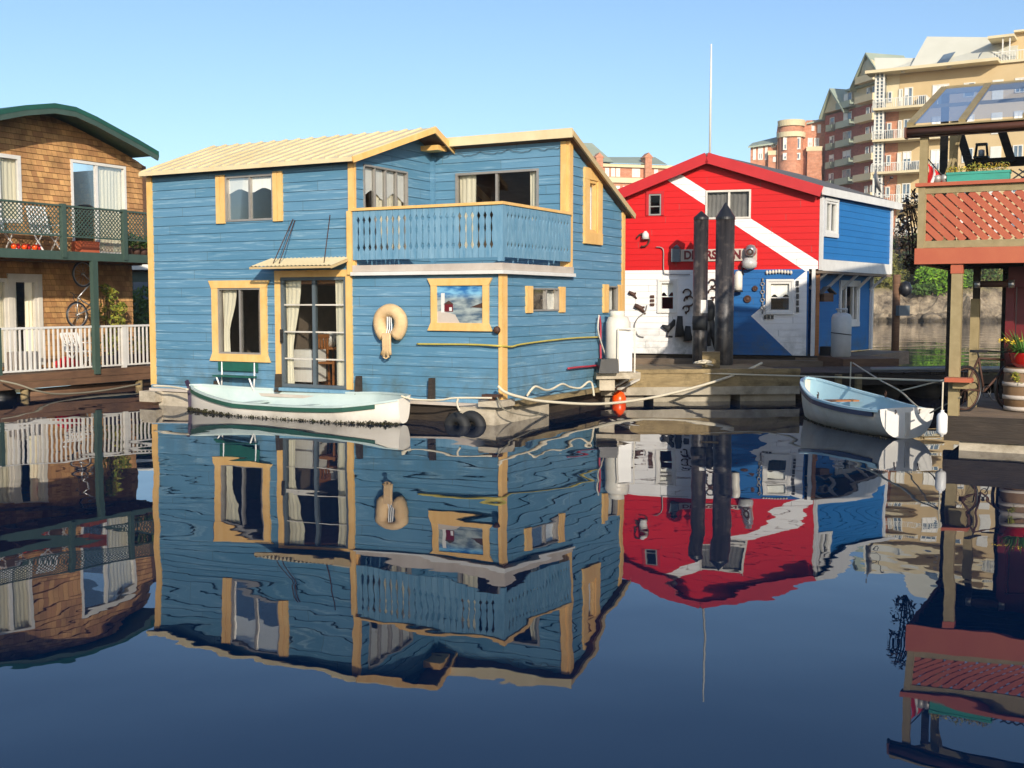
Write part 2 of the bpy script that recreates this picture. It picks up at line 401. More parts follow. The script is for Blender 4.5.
# ---------------------------------------------------------------- polygon helpers
def half(poly, a, b, c):
    """keep a*x+b*z<=c"""
    out = []
    n = len(poly)
    for i in range(n):
        p, q = poly[i], poly[(i+1) % n]
        dp, dq = a*p[0]+b*p[1]-c, a*q[0]+b*q[1]-c
        if dp <= 1e-9: out.append(p)
        if (dp < -1e-9 and dq > 1e-9) or (dp > 1e-9 and dq < -1e-9):
            t = dp/(dp-dq); out.append((p[0]+(q[0]-p[0])*t, p[1]+(q[1]-p[1])*t))
    return out if len(out) >= 3 else []

def area(p): return sum(p[i][0]*p[(i+1) % len(p)][1]-p[(i+1) % len(p)][0]*p[i][1] for i in range(len(p)))/2
def edges(conv):
    if area(conv) < 0: conv = conv[::-1]
    r = []
    for i in range(len(conv)):
        p, q = conv[i], conv[(i+1) % len(conv)]
        a, b = q[1]-p[1], -(q[0]-p[0]); r.append((a, b, a*p[0]+b*p[1]))
    return r
def split(poly, conv):
    outs = []; cur = poly
    for a, b, c in edges(conv):
        if not cur: break
        o = half(cur, -a, -b, -c)
        if o and abs(area(o)) > 1e-7: outs.append(o)
        cur = half(cur, a, b, c)
    return (cur if cur and abs(area(cur)) > 1e-7 else []), outs

def siding(mb, fr, polys, holes=(), y=0, z0=BCZ, course=BC, lap=.013, gap=.009, regions=(), inner=.14, m=0, im=None):
    """lap boards over convex polygons (x,z) minus rect holes; regions = [(convex poly, material index)]"""
    for poly in polys:
        zs = [p[1] for p in poly]; lo, hi = min(zs), max(zs)
        k0 = math.floor((lo-z0)/course)
        k = k0
        while z0+k*course < hi:
            cz = z0+k*course
            for (za, zb, oa, ob) in ((cz, cz+gap, -.008, -.008), (cz+gap, cz+course, lap, 0)):
                band = half(half(poly, 0, -1, -za), 0, 1, zb)
                if not band: continue
                pieces = [(band, m)]
                for (hx0, hx1, hz0, hz1) in holes:
                    r = [(hx0, hz0), (hx1, hz0), (hx1, hz1), (hx0, hz1)]
                    pieces = [(o, mm) for p, mm in pieces for o in split(p, r)[1]]
                for conv, mi in regions:
                    new = []
                    for p, mm in pieces:
                        i, os = split(p, conv) if mm == m else (None, None)
                        if i: new.append((i, mi)); new += [(o, mm) for o in os]
                        else: new.append((p, mm))
                    pieces = new
                for p, mm in pieces:
                    mb.poly([fr.P(x, y-(oa+(ob-oa)*(z-za)/(zb-za)), z) for x, z in p], mm)
                if oa < 0:   # lip under the board above
                    xs = half(half(poly, 0, -1, -(zb-.001)), 0, 1, zb)
                    if xs:
                        a, b = min(p[0] for p in xs), max(p[0] for p in xs)
                        segs = [(a, b)]
                        for (hx0, hx1, hz0, hz1) in holes:
                            if hz0 < zb < hz1:
                                ns = []
                                for (u, v) in segs:
                                    if hx1 <= u or hx0 >= v: ns.append((u, v)); continue
                                    if hx0 > u: ns.append((u, hx0))
                                    if hx1 < v: ns.append((hx1, v))
                                segs = ns
                        for (u, v) in segs:
                            mb.poly([fr.P(u, y+.008, zb), fr.P(v, y+.008, zb), fr.P(v, y-lap, zb), fr.P(u, y-lap, zb)], m)
            k += 1
        if im is not None:
            pieces = [poly]
            for (hx0, hx1, hz0, hz1) in holes:
                r = [(hx0, hz0), (hx1, hz0), (hx1, hz1), (hx0, hz1)]
                pieces = [o for p in pieces for o in split(p, r)[1]]
            for p in pieces: mb.poly([fr.P(x, y+inner, z) for x, z in p], im)

def flat_wall(mb, fr, polys, holes=(), y=0, m=0, inner=None, im=None, regions=()):
    for poly in polys:
        pieces = [(poly, m)]
        for (hx0, hx1, hz0, hz1) in holes:
            r = [(hx0, hz0), (hx1, hz0), (hx1, hz1), (hx0, hz1)]
            pieces = [(o, mm) for p, mm in pieces for o in split(p, r)[1]]
        for conv, mi in regions:
            new = []
            for p, mm in pieces:
                i, os = split(p, conv)
                if i: new.append((i, mi)); new += [(o, mm) for o in os]
                else: new.append((p, mm))
            pieces = new
        for p, mm in pieces:
            mb.poly([fr.P(x, y, z) for x, z in p], mm)
            if im is not None: mb.poly([fr.P(x, y+inner, z) for x, z in p], im)

def frame_rect(mb, fr, x0, x1, z0, z1, w, y0, y1, m=0, wt=None, wb=None):
    wt = w if wt is None else wt; wb = w if wb is None else wb
    mb.box(fr, x0, x0+w, y0, y1, z0, z1, m); mb.box(fr, x1-w, x1, y0, y1, z0, z1, m)
    if wt: mb.box(fr, x0+w, x1-w, y0, y1, z1-wt, z1, m)
    if wb: mb.box(fr, x0+w, x1-w, y0, y1, z0, z0+wb, m)

def drape(fr, x0, x1, z0, z1, y, tie=None, waves=None):
    """pleated curtain sheet; tie = (z, towards +1/-1, narrowness)"""
    mb = MB(); n = max(8, int((x1-x0)/.03)); rows = 8; vs = []
    for r in range(rows+1):
        t = r/rows; z = z1+(z0-z1)*t
        a, b = x0, x1
        if tie:
            k = 1-(1-tie[2])*math.exp(-((z-tie[0])/(.38*(z1-z0)))**2)
            if z < tie[0]: k = tie[2]*(1+.25*(tie[0]-z))
            if tie[1] > 0: b = x0+(x1-x0)*k
            else: a = x1-(x1-x0)*k
        for i in range(n+1):
            u = i/n
            vs.append(fr.P(a+(b-a)*u, y+.018*math.sin(u*(x1-x0)*2*PI/.11+t)+.008*math.sin(u*9+t*3), z))
    fs = [(r*(n+1)+i, r*(n+1)+i+1, (r+1)*(n+1)+i+1, (r+1)*(n+1)+i) for r in range(rows) for i in range(n)]
    mb.add(vs, fs, 0, True)
    return mb

def window(par, fr, x0, x1, z0, z1, y=0, frame=('alu', .035), trim=None, mull=(), bars=(), barm=None, curtains=(), blind=None,
           shutters=None, name='window', cmat='wcurtain', sill=None, flare=0, ends=None, glass='glass', lite=None):
    """window in an opening of a wall at depth y; sub-parts trim, shutter, pane, curtain"""
    fm, fw = frame
    mb = MB(); frame_rect(mb, fr, x0, x1, z0, z1, fw, y-.03, y+.07)
    for f in mull:
        xm = x0+(x1-x0)*f; mb.box(fr, xm-fw*.55, xm+fw*.55, y-.012, y+.07, z0+fw, z1-fw)
    bb = 0
    if barm: bb = 1
    for f in bars:
        zm = z0+(z1-z0)*f; mb.box(fr, x0+fw, x1-fw, y+.0, y+.045, zm-.014, zm+.014, bb)
    w = mb.build(name, [fm]+([barm] if barm else []), par)
    if trim:
        tm, tw = trim; t = MB()
        e = .0
        t.box(fr, x0-tw, x0, y-.05, y+.01, z0, z1); t.box(fr, x1, x1+tw, y-.05, y+.01, z0, z1)
        if flare:
            for zb, zt, top in ((z1, z1+tw, 1), (z0-tw*(sill or 1), z0, 0)):
                a, b = (0, flare) if top else (flare, 0)
                pts = [(x0-tw-a, zb), (x1+tw+a, zb), (x1+tw+b, zt), (x0-tw-b, zt)]
                t.prism([fr.P(px_, y-.058, pz) for px_, pz in pts], Vector(fr.P(0, y+.01, 0))-Vector(fr.P(0, y-.058, 0)))
        else:
            t.box(fr, x0-tw, x1+tw, y-.055, y+.01, z1, z1+tw)
            if sill != 0: t.box(fr, x0-tw, x1+tw, y-.06, y+.01, z0-tw*(sill or 1), z0)
        t.build('trim', tm, w)
    if shutters:
        sm, sw = shutters
        for s_, (a, b) in enumerate(((x0-sw, x0-.004), (x1+.004, x1+sw))):
            t = MB(); mid = (a+b)/2
            t.box(fr, a, mid-.006, y-.05, y+.01, z0-.03, z1+.03); t.box(fr, mid+.006, b, y-.05, y+.01, z0-.03, z1+.03)
            t.box(fr, mid-.006, mid+.006, y-.032, y+.01, z0-.03, z1+.03)
            t.build('shutter', sm, w)
    g = MB(); g.poly([fr.P(x0+fw, y+.022, z0+fw), fr.P(x1-fw, y+.022, z0+fw), fr.P(x1-fw, y+.022, z1-fw), fr.P(x0+fw, y+.022, z1-fw)]); g.build('pane', glass, w)
    for c in curtains:
        a, b = x0+(x1-x0)*c[0], x0+(x1-x0)*c[1]
        tie = (z0+(z1-z0)*.3, c[2], .45) if len(c) > 2 and c[2] else None
        drape(fr, a, b, z0+.02, z1-.03, y+.1, tie).build('curtain', cmat, w)
    if blind:
        bx = MB(); n = 14
        for i in range(n):
            u0, u1 = i/n, (i+1)/n
            d0 = blind*(1+.16*math.cos(u0*4*PI)); d1 = blind*(1+.16*math.cos(u1*4*PI))
            zt = z1-.03
            bx.poly([fr.P(x0+(x1-x0)*u0, y+.06, zt), fr.P(x0+(x1-x0)*u1, y+.06, zt), fr.P(x0+(x1-x0)*u1, y+.06, zt-(z1-z0)*d1), fr.P(x0+(x1-x0)*u0, y+.06, zt-(z1-z0)*d0)])
        bx.build('blind', 'wcurtain', w)
    return w

def rope(name, pts, r, m, label, cat='rope', group=None, sub=6, sag=0):
    """smooth line through points"""
    P = [Vector(p) for p in pts]; out = []
    for i in range(len(P)-1):
        p0 = P[max(0, i-1)]; p1 = P[i]; p2 = P[i+1]; p3 = P[min(len(P)-1, i+2)]
        for k in range(sub):
            t = k/sub
            q = .5*((2*p1)+(p2-p0)*t+(2*p0-5*p1+4*p2-p3)*t*t+(3*p1-p0-3*p2+p3)*t**3)
            if sag: q.z -= sag*4*((i+t)/(len(P)-1))*(1-(i+t)/(len(P)-1))
            out.append(q)
    out.append(P[-1])
    return MB().tube(out, r, 6).build(name, m, None, origin=tuple(P[0]), label=label, cat=cat, group=group)
# ================================================================ world, camera, sun
SUN_EL = math.radians(20); SUN_DIR = Vector((.21, -.977, 0)).normalized()*math.cos(SUN_EL)+Vector((0, 0, math.sin(SUN_EL)))
wd = bpy.data.worlds.new('World'); SC.world = wd; wd.use_nodes = True
nt = wd.node_tree; bg = nt.nodes['Background']
sky = nt.nodes.new('ShaderNodeTexSky'); sky.sky_type = 'NISHITA'; sky.sun_disc = False
sky.sun_elevation = SUN_EL; sky.sun_rotation = math.atan2(SUN_DIR.x, SUN_DIR.y); sky.altitude = 0
sky.air_density = 1.0; sky.dust_density = 1.1; sky.ozone_density = 3.7
nt.links.new(sky.outputs[0], bg.inputs[0]); bg.inputs[1].default_value = .15
sl = bpy.data.lights.new('sun', 'SUN'); sl.energy = 4.0; sl.angle = math.radians(.5); sl.color = (1, .90, .76)
so = bpy.data.objects.new('sun', sl); COL.objects.link(so); so.location = (10, -40, 30)
so.rotation_euler = SUN_DIR.to_track_quat('Z', 'Y').to_euler()
cam = bpy.data.cameras.new('camera'); co = bpy.data.objects.new('camera', cam); COL.objects.link(co)
co.location = (0, 0, CZ); co.rotation_euler = (PI/2-TH, 0, 0); cam.lens = 36*F/1024; cam.sensor_width = 36; cam.clip_end = 5000; cam.clip_start = .1
SC.camera = co
SC.view_settings.view_transform = 'Standard'; SC.view_settings.look = 'None'; SC.view_settings.gamma = 1; SC.view_settings.exposure = 0.3
SC.view_settings.use_curve_mapping = False
cy = SC.cycles; cy.max_bounces = 8; cy.transparent_max_bounces = 12; cy.diffuse_bounces = 3; cy.glossy_bounces = 4
cy.caustics_reflective = False; cy.caustics_refractive = False; cy.use_denoising = True

# ================================================================ water
def water_mat():
    m, nt, b = nmat('harbour water')
    N, L = nt.nodes, nt.links
    b.inputs['Base Color'].default_value = (.0001, .0085, .031, 1); b.inputs['Specular Tint'].default_value = (.68, .88, 1, 1); b.inputs['Roughness'].default_value = .008; b.inputs['IOR'].default_value = 1.34
    tc = N.new('ShaderNodeTexCoord')
    def noise(sc, det, loc, rot=0, rgh=.42):
        mp = N.new('ShaderNodeMapping'); mp.inputs['Scale'].default_value = sc; mp.inputs['Location'].default_value = loc; mp.inputs['Rotation'].default_value = (0, 0, rot)
        L.new(tc.outputs['Object'], mp.inputs[0])
        n = N.new('ShaderNodeTexNoise'); n.inputs['Scale'].default_value = 1; n.inputs['Detail'].default_value = det; n.inputs['Roughness'].default_value = rgh
        L.new(mp.outputs[0], n.inputs['Vector']); return n.outputs['Fac']
    a = noise((.36, .5, 1), 1.6, (3, 4, 0), .25, .3)     # slow swell
    c = noise((1.15, .95, 1), 2.2, (9, 1, 0), -.3, .36)     # small ripples
    d = noise((.15, .2, 1), 1.0, (1, 7, 0))           # where the breeze touches
    e = noise((4.2, 3.2, 1), 2.0, (2, 2, 0))
    def mth(op, p, q):
        n = N.new('ShaderNodeMath'); n.operation = op
        for i, v in enumerate((p, q)):
            if isinstance(v, (int, float)): n.inputs[i].default_value = v
            else: L.new(v, n.inputs[i])
        return n.outputs[0]
    dd = mth('MAXIMUM', mth('MULTIPLY', mth('SUBTRACT', d, .38), 3.2), .25)
    h = mth('ADD', mth('MULTIPLY', a, .023), mth('MULTIPLY', mth('ADD', mth('MULTIPLY', c, .006), mth('MULTIPLY', e, .00055)), dd))
    bp = N.new('ShaderNodeBump'); bp.inputs['Strength'].default_value = 1; bp.inputs['Distance'].default_value = 1
    L.new(h, bp.inputs['Height']); L.new(bp.outputs[0], b.inputs['Normal'])
    return m
w = MB(); w.poly([(-1500, -300, 0), (1500, -300, 0), (1500, 2500, 0), (-1500, 2500, 0)])
w.build('water', water_mat(), None, origin=(0, 0, 0), kind='structure')

# ================================================================ far shore
def hillh(x, y):
    n = math.sin(x*.31+1)*.9+math.sin(x*.83+y*.4)*.5+math.sin(x*1.9+y*1.3)*.22+math.sin(y*2.3+x*.9)*.2
    d = y-126-n
    if d < 0: return -.6
    r = 4.3*(1-math.exp(-d/2.2))+.5*math.sin(x*.45+2)
    r += (math.sin(x*3.1+y*1.7)*math.sin(y*2.9+x))*.22*min(1, d/2)*(1 if d < 6 else .2)
    g = max(0, d-5)
    return min(r, r)+4.6*(1-math.exp(-g/7))+max(0, g-20)*.03
hb = MB(); xs = [-160+1.0*i for i in range(361)]; ys = [124+.6*i for i in range(20)]+[136+1.2*i for i in range(20)]+[160+12*i for i in range(12)]
vs = [(x+random.uniform(-.25, .25), y, hillh(x, y)+random.uniform(-.5, .5)*(1 if y < 134 else .3)) for y in ys for x in xs]
nx = len(xs)
hb.add(vs, [(j*nx+i, j*nx+i+1, (j+1)*nx+i+1, (j+1)*nx+i) for j in range(len(ys)-1) for i in range(nx-1)])
def hill_mat():
    m, nt, b = nmat('rocky shore'); N, L = nt.nodes, nt.links
    tc = N.new('ShaderNodeTexCoord'); sp = N.new('ShaderNodeSeparateXYZ'); L.new(tc.outputs['Object'], sp.inputs[0])
    n = N.new('ShaderNodeTexNoise'); n.inputs['Scale'].default_value = .5; n.inputs['Detail'].default_value = 10; n.inputs['Roughness'].default_value = .7
    L.new(tc.outputs['Object'], n.inputs['Vector'])
    rk = N.new('ShaderNodeValToRGB'); e = rk.color_ramp.elements
    e[0].position = .38; e[0].color = lin('#453B30'); e[1].position = .62; e[1].color = lin('#AD9C82')
    L.new(n.outputs['Fac'], rk.inputs[0])
    mm = N.new('ShaderNodeMix'); mm.data_type = 'RGBA'; mm.inputs[0].default_value = 0; L.new(rk.outputs[0], mm.inputs[6])
    gr = N.new('ShaderNodeValToRGB'); e = gr.color_ramp.elements
    e[0].position = .35; e[0].color = lin('#4E4A28'); e[1].position = .66; e[1].color = lin('#8E8350')
    n2 = N.new('ShaderNodeTexNoise'); n2.inputs['Scale'].default_value = 1.1; n2.inputs['Detail'].default_value = 8; L.new(tc.outputs['Object'], n2.inputs['Vector'])
    L.new(n2.outputs['Fac'], gr.inputs[0])
    ad = N.new('ShaderNodeMath'); ad.operation = 'MULTIPLY_ADD'; ad.inputs[1].default_value = 3.5; L.new(n.outputs['Fac'], ad.inputs[0]); L.new(sp.outputs[2], ad.inputs[2])
    hr = N.new('ShaderNodeMapRange'); hr.inputs[1].default_value = 4.9; hr.inputs[2].default_value = 5.8; L.new(ad.outputs[0], hr.inputs[0])
    mx = N.new('ShaderNodeMix'); mx.data_type = 'RGBA'; L.new(hr.outputs[0], mx.inputs[0]); L.new(mm.outputs[2], mx.inputs[6]); L.new(gr.outputs[0], mx.inputs[7])
    wl = N.new('ShaderNodeMapRange'); wl.inputs[1].default_value = .25; wl.inputs[2].default_value = .7; wl.inputs[3].default_value = .3; wl.inputs[4].default_value = 1; L.new(sp.outputs[2], wl.inputs[0])
    m3 = N.new('ShaderNodeMix'); m3.data_type = 'RGBA'; m3.blend_type = 'MULTIPLY'; m3.inputs[0].default_value = 1
    L.new(mx.outputs[2], m3.inputs[6]); L.new(wl.outputs[0], m3.inputs[7])
    L.new(m3.outputs[2], b.inputs['Base Color']); b.inputs['Roughness'].default_value = .95
    bp = N.new('ShaderNodeBump'); bp.inputs['Distance'].default_value = .6; L.new(n.outputs['Fac'], bp.inputs['Height']); L.new(bp.outputs[0], b.inputs['Normal'])
    return m
hb.build('hillside', hill_mat(), None, origin=(0, 0, 0), kind='structure')

# ================================================================ blue floating house
C0 = W.onZ(501, 424.5, 0)
FB = Fr(C0[0], C0[1], -28.2)                 # front
XL, XB, YB, YD = -8.35, -3.11, 2.72, 5.5     # left end, balcony corner, setback, depth
FS = FB.sub(0, 0, 90)                        # right side (x runs back)
FG = FB.sub(XB, 0, 90)                       # wall of the left wing facing the balcony
FRW = FB.sub(XB, YB, 0)                      # recessed wall behind the balcony
YR = 1.95
ZE, ZR, ZT, ZL = 4.84, 5.55, 5.36, 4.08      # eave, ridge, shed top, shed low
house = thing('floating_house', (C0[0], C0[1], 0), -28.2,
              'two storey light blue houseboat with yellow trim, corner balcony and cream metal roof', 'houseboat')
W1 = FB.rect(226, 175, 274, 221); W2 = FB.rect(219, 288, 262, 354); DR = FB.rect(282, 277, 347.5, 385.5)
DR = (DR[0], DR[1], .50, DR[3])
wb = MB()
siding(wb, FB, [[(XL, BCZ), (XB, BCZ), (XB, ZE), (XL, ZE)], [(XB, BCZ), (0, BCZ), (0, 2.70), (XB, 2.70)]], [W1, W2, DR], m=0, im=1)
S1 = FS.rect(531, 288, 558, 311); S2 = FS.rect(607, 286, 617, 311); S3 = FS.rect(587.5, 180.5, 596, 233)
siding(wb, FS, [[(0, BCZ), (YD, BCZ), (YD, 2.70), (0, 2.70)], [(YB, 2.70), (YD, 2.70), (YD, ZL), (YB, ZT)]], [S1, S2, S3], im=1)
GW = FG.rect(363, 168, 407, 214); GW = (GW[0], GW[1], 3.15, GW[3])
siding(wb, FG, [[(0, 2.70), (YB, 2.70), (YB, ZR-.30), (YR, ZR-.02), (0, ZE)]], [GW], im=1)
RW = FRW.rect(456, 171, 539, 216); RW = (RW[0], RW[1], 3.1, RW[3])
siding(wb, FRW, [[(0, 2.70), (-XB, 2.70), (-XB, ZT), (0, ZT)]], [RW], im=1)
FL = FB.sub(XL, YD, -90); FBK = FB.sub(0, YD, 180)
siding(wb, FL, [[(0, BCZ), (YD, BCZ), (YD, ZE), (YD-YR, ZR), (0, 4.2)]], im=1)
siding(wb, FBK, [[(0, BCZ), (-XL, BCZ), (-XL, ZE), (-XB, ZE), (-XB, ZL), (0, ZL)]], im=1)
wb.build('wall', ['blue', 'room'], house)
fl = MB(); fl.box(FB, XL+.15, -.15, .15, YD-.15, .40, .48); fl.box(FB, XL+.15, -.15, .15, YD-.15, 2.5, 2.62)
fl.box(FB, -5.6, -5.5, .16, YD-.16, .48, 2.5, 1); fl.box(FB, XB-.1, XB, 2.8, YD-.16, 2.63, 4.6, 1)
fl.build('floor', ['orangewood', 'room'], house)
# corner boards
for fr, x0, x1, z0, z1, nm in ((FB, XL-.03, XL+.11, BCZ-.02, ZE, ''), (FB, XB-.12, XB+.02, 2.66, ZE-.02, ''), (FS, YB-.02, YB+.14, 2.7, ZT-.1, ''),
                               (FS, -.035, .17, BCZ-.02, 2.66, ''), (FS, YD-.1, YD+.03, BCZ, ZL+.02, '')):
    t = MB(); t.box(fr, x0, x1, -.04, .03, z0, z1); t.build('corner_board', 'yellow', house)
t = MB(); t.box(FRW, -XB-.15, -XB-.022, -.04, .03, 2.7, ZT-.1); t.build('corner_board', 'yellow', house)
t = MB(); t.box(FRW, .0, .09, -.09, -.02, 2.9, ZT-.25); t.build('corner_board', 'blue', house)
t = MB(); t.box(FS, .01, YD+.02, -.05, .02, BCZ-.07, BCZ-.003); t.box(FB, XL, .02, -.05, .02, BCZ-.07, BCZ-.003); t.build('base_board', 'railblue', house)
# windows
w1 = window(house, FB, *W1, mull=(.5,), frame=('alu', .04), blind=.3, shutters=('yellow', .23), name='window')
w2 = window(house, FB, *W2, mull=(.5,), frame=('alu', .035), trim=('yellow', .15), flare=.07, curtains=((.02, .34, 1),), cmat='curtain')
sd = window(house, FB, *DR, mull=(.5,), bars=(.26, .505, .75), barm='offwhite', frame=('darkgrey', .06), trim=('yellow', .13), sill=0,
            curtains=((.02, .27, 1), (.78, 1.0, 0)), cmat='curtain', name='sliding_door')
h = MB(); h.box(FB, DR[0]+.02, DR[0]+.055, -.09, -.03, 1.36, 1.62); h.build('handle', 'blackpaint', sd)
t = MB(); t.box(FB, DR[0]-.1, DR[1]+.1, -.16, -.0501, .43, .49); t.build('doorstep', 'railblue', house)
window(house, FS, *S1, mull=(.55,), frame=('alu', .03), shutters=('yellow', .24), curtains=((.62, .98, 0),))
window(house, FS, *S2, mull=(), frame=('alu', .03), shutters=('yellow', .26), curtains=((.1, .9, 0),))
window(house, FS, *S3, frame=('yellow', .06), trim=('yellow', .23), curtains=((.0, 1, 0),))
window(house, FG, *GW, mull=(.26, .5, .75), frame=('alu', .035), curtains=((.3, .98, 0),), blind=.32, cmat='curtain', name='sliding_door')
window(house, FRW, *RW, mull=(.5,), frame=('alu', .045), curtains=((.02, .22, 0), (.87, .99, 0)), cmat='curtain', name='sliding_door')
# balcony
bal = MB(); bal.box(FB, XB, .08, -.09, YB+.1, 2.71, 2.83)
bal.build('balcony_deck', 'pinkgrey', house)
b2 = MB(); b2.box(FB, XB-.02, .12, -.13, YB+.12, 2.64, 2.705); b2.build('balcony_fascia', 'white', house)
b3 = MB(); b3.box(FB, XB-.02, .1, -.11, -.03, 3.835, 3.885); b3.box(FB, .02, .10, -.03, YB, 3.835, 3.885); b3.build('handrail', 'yellow', house)
def rail_board(fr, x0, x1, y, cut0, cut1, z0=2.93, z1=3.83):
    """flat baluster with a scroll-sawn edge: the gaps between two boards read as spindles"""
    zs = [(z0, 0), (3.08, 0), (3.10, .35), (3.15, 1), (3.22, .35), (3.36, .2), (3.42, .55), (3.47, .55), (3.55, .2), (3.60, .35), (3.66, 1), (3.71, .35), (3.73, 0), (z1, 0)]
    mb = MB(); g = .034
    L_ = [(x0+.004+cut0*g*k, z) for z, k in zs]; R_ = [(x1-.004-cut1*g*k, z) for z, k in zs]
    n = len(zs)
    vs = [fr.P(x, y, z) for x, z in L_]+[fr.P(x, y, z) for x, z in R_]+[fr.P(x, y+.022, z) for x, z in L_]+[fr.P(x, y+.022, z) for x, z in R_]
    fs = []
    for i in range(n-1):
        fs += [(i, i+1, n+i+1, n+i), (2*n+i, 3*n+i, 3*n+i+1, 2*n+i+1), (i, 2*n+i, 2*n+i+1, i+1), (n+i, n+i+1, 3*n+i+1, 3*n+i)]
    fs += [(0, n, 3*n, 2*n), (n-1, 3*n-1, 4*n-1, 2*n-1)]
    return mb.add(vs, fs)
NB = 24; bw = (-.02-XB)/NB
for i in range(NB):
    rail_board(FB, XB+bw*i, XB+bw*(i+1), -.075, i > 0, i < NB-1).build('baluster', 'railblue', house)
NS = 20; bw = (YB-.03)/NS
for i in range(NS):
    rail_board(FS, bw*i, bw*(i+1), -.075, i > 0, i < NS-1).build('baluster', 'railblue', house)
t = MB(); t.box(FB, -.02, .08, -.08, -.01, 2.86, 3.835); t.build('balcony_post', 'railblue', house)
t = MB(); t.box(FB, XB-.12, XB-.01, -.1, -.04, 2.66, 3.84); t.build('balcony_post', 'yellow', house)
t = MB(); t.box(FB, XB, .04, -.045, -.02, 2.96, 3.0); t.box(FB, XB, .04, -.045, -.02, 3.76, 3.8); t.box(FS, .03, YB, -.045, -.02, 2.96, 3.0); t.box(FS, .03, YB, -.045, -.02, 3.76, 3.8)
t.build('balcony_rail', 'railblue', house)
# roofs (local metres in the front frame)
def metal_roof(fr, a, b, c, d, th=.05, step=.3, name='roof'):
    """a,b eave left/right, c,d ridge right/left, in frame coordinates"""
    r = MB(); P4 = [Vector(fr.P(*q)) for q in (a, b, c, d)]
    r.slab(P4, th)
    n = int((P4[1]-P4[0]).length/step)
    for i in range(n+1):
        t = i/n; p = P4[0].lerp(P4[1], t)+Vector((0, 0, .012)); q = P4[3].lerp(P4[2], t)+Vector((0, 0, .012))
        r.bar(p, q, .035, .03)
    return r.build(name, 'roofy', house)
ov = .22
sl_ = (ZR-ZE)/YR
ze = ZE-sl_*ov
XO, XR1, XR2 = XL+.0, XB+.12, XB+.55
metal_roof(FB, (XO, -ov, ze+.05), (XR1, -ov, ze+.05), (XR2, YR, ZR+.05), (XO, YR, ZR+.05))
metal_roof(FB, (XO, YD+.2, 4.12), (XR1, YD+.2, 4.12), (XR2, YR+.01, ZR+.05), (XO, YR+.01, ZR+.05))
t = MB(); t.box(FB, XO-.02, XR1, -ov-.03, -ov, ze-.03, ze+.05); t.build('fascia', 'roofy', house)
t = MB(); t.bar(FB.P(XO-.01, -ov, ze), FB.P(XO-.01, YR, ZR), .03, .11); t.build('rake_board', 'yellow', house)
t = MB(); t.bar(FB.P(XR1+.01, -ov, ze), FB.P(XR2+.01, YR, ZR), .03, .11)
t.bar(FB.P(XR2+.01, YR+.0, ZR), FB.P(XR2-.02, YB+.1, ZR-.36), .03, .13)
t.build('rake_board', 'yellow', house)
t = MB(); t.poly([FB.P(XO+.02, -ov, ze-.02), FB.P(XR1-.01, -ov, ze-.02), FB.P(XR2-.01, YR, ZR-.03), FB.P(XO+.02, YR, ZR-.03)])
t.poly([FB.P(XB, YR, ZR-.03), FB.P(XR2-.01, YR, ZR-.03), FB.P(XR2-.03, YB, ZR-.33), FB.P(XB, YB, ZR-.33)]); t.box(FB, XB-.0, XB+.42, YB-.45, YB-.12, ZR-.34, ZR-.24, 1); t.build('soffit', ['brownwood', 'yellow'], house)
# shed roof over the right part
shs = (ZT-ZL)/(YD-YB)
xr0, xr1 = XB+.3, .16
zt = ZT+.2*shs-.01; zq = ZL-.2*shs+.07
metal_roof(FB, (xr0, YD+.2, zq), (xr1, YD+.2, zq), (xr1, YB-.2, zt), (xr0, YB-.2, zt))
t = MB()
t.box(FB, xr0, xr1+.03, YB-.235, YB-.2, zt-.15, zt+.03); t.build('fascia', 'roofy', house)
t = MB(); t.bar(FB.P(xr1+.02, YB-.2, zt-.06), FB.P(xr1+.02, YD+.22, zq-.06), .04, .11); t.build('rake_board', 'roofside', house)
t = MB(); t.poly([FB.P(xr0, YB-.2, zt-.1), FB.P(xr1-.02, YB-.2, zt-.1), FB.P(xr1-.02, YD+.2, zq-.1), FB.P(xr0, YD+.2, zq-.1)]); t.build('soffit', 'brownwood', house)
# string of lights under the shed eave
pts = []; x = .1
rs = random.Random(3)
while x < 3.0:
    pts.append(FRW.P(x, -.04, ZT-.16-abs(math.sin(x*5.2))*.055-rs.random()*.05)); x += .07
MB().tube(pts, .006, 4).build('string_of_lights', 'darkgrey', house)
# awning over the sliding door
aw = thing('door_awning', FB.P(-4.1, 0, 2.85), -28.2, 'small ribbed cream awning hung on thin rods above the glass door', 'awning')
az0, az1, ad = FB.onY(300, 258.5, 0)[1], 0, .62
a0 = FB.onY(271, 260, 0)[0]; a1 = FB.onY(351, 260, 0)[0]
zo = FB.onY(297, 266, -ad)[1]
r = MB(); NA = 20; vs = []
for i in range(NA*2+1):
    x = a0+(a1-a0)*i/(NA*2); dz = .02 if i % 2 else 0
    vs += [FB.P(x, -.03, az0+dz), FB.P(x, -ad, zo+dz)]; dz_ = dz
r.add(vs, [(2*i, 2*i+2, 2*i+3, 2*i+1) for i in range(NA*2)]); r.build('canopy', 'roofy', aw)
t = MB(); t.box(FB, a0, a1, -ad-.012, -ad+.01, zo-.045, zo-.004); t.bar(FB.P(a0, -.03, az0-.03), FB.P(a0, -ad, zo-.03), .02, .05); t.bar(FB.P(a1, -.03, az0-.03), FB.P(a1, -ad, zo-.03), .02, .05)
t.build('canopy_frame', 'roofside', aw)
for (px, py, qx) in ((293, 219, 273), (295, 220, 279), (330, 215, 324)):
    p = FB.onY(px, py, -.03); q = FB.onY(qx, 263, -ad*.75)
    MB().tube([FB.P(p[0], -.03, p[1]), FB.P(q[0], -ad*.75, az0+(zo-az0)*.75+.02)], .010, 5).build('support_rod', 'iron', aw)

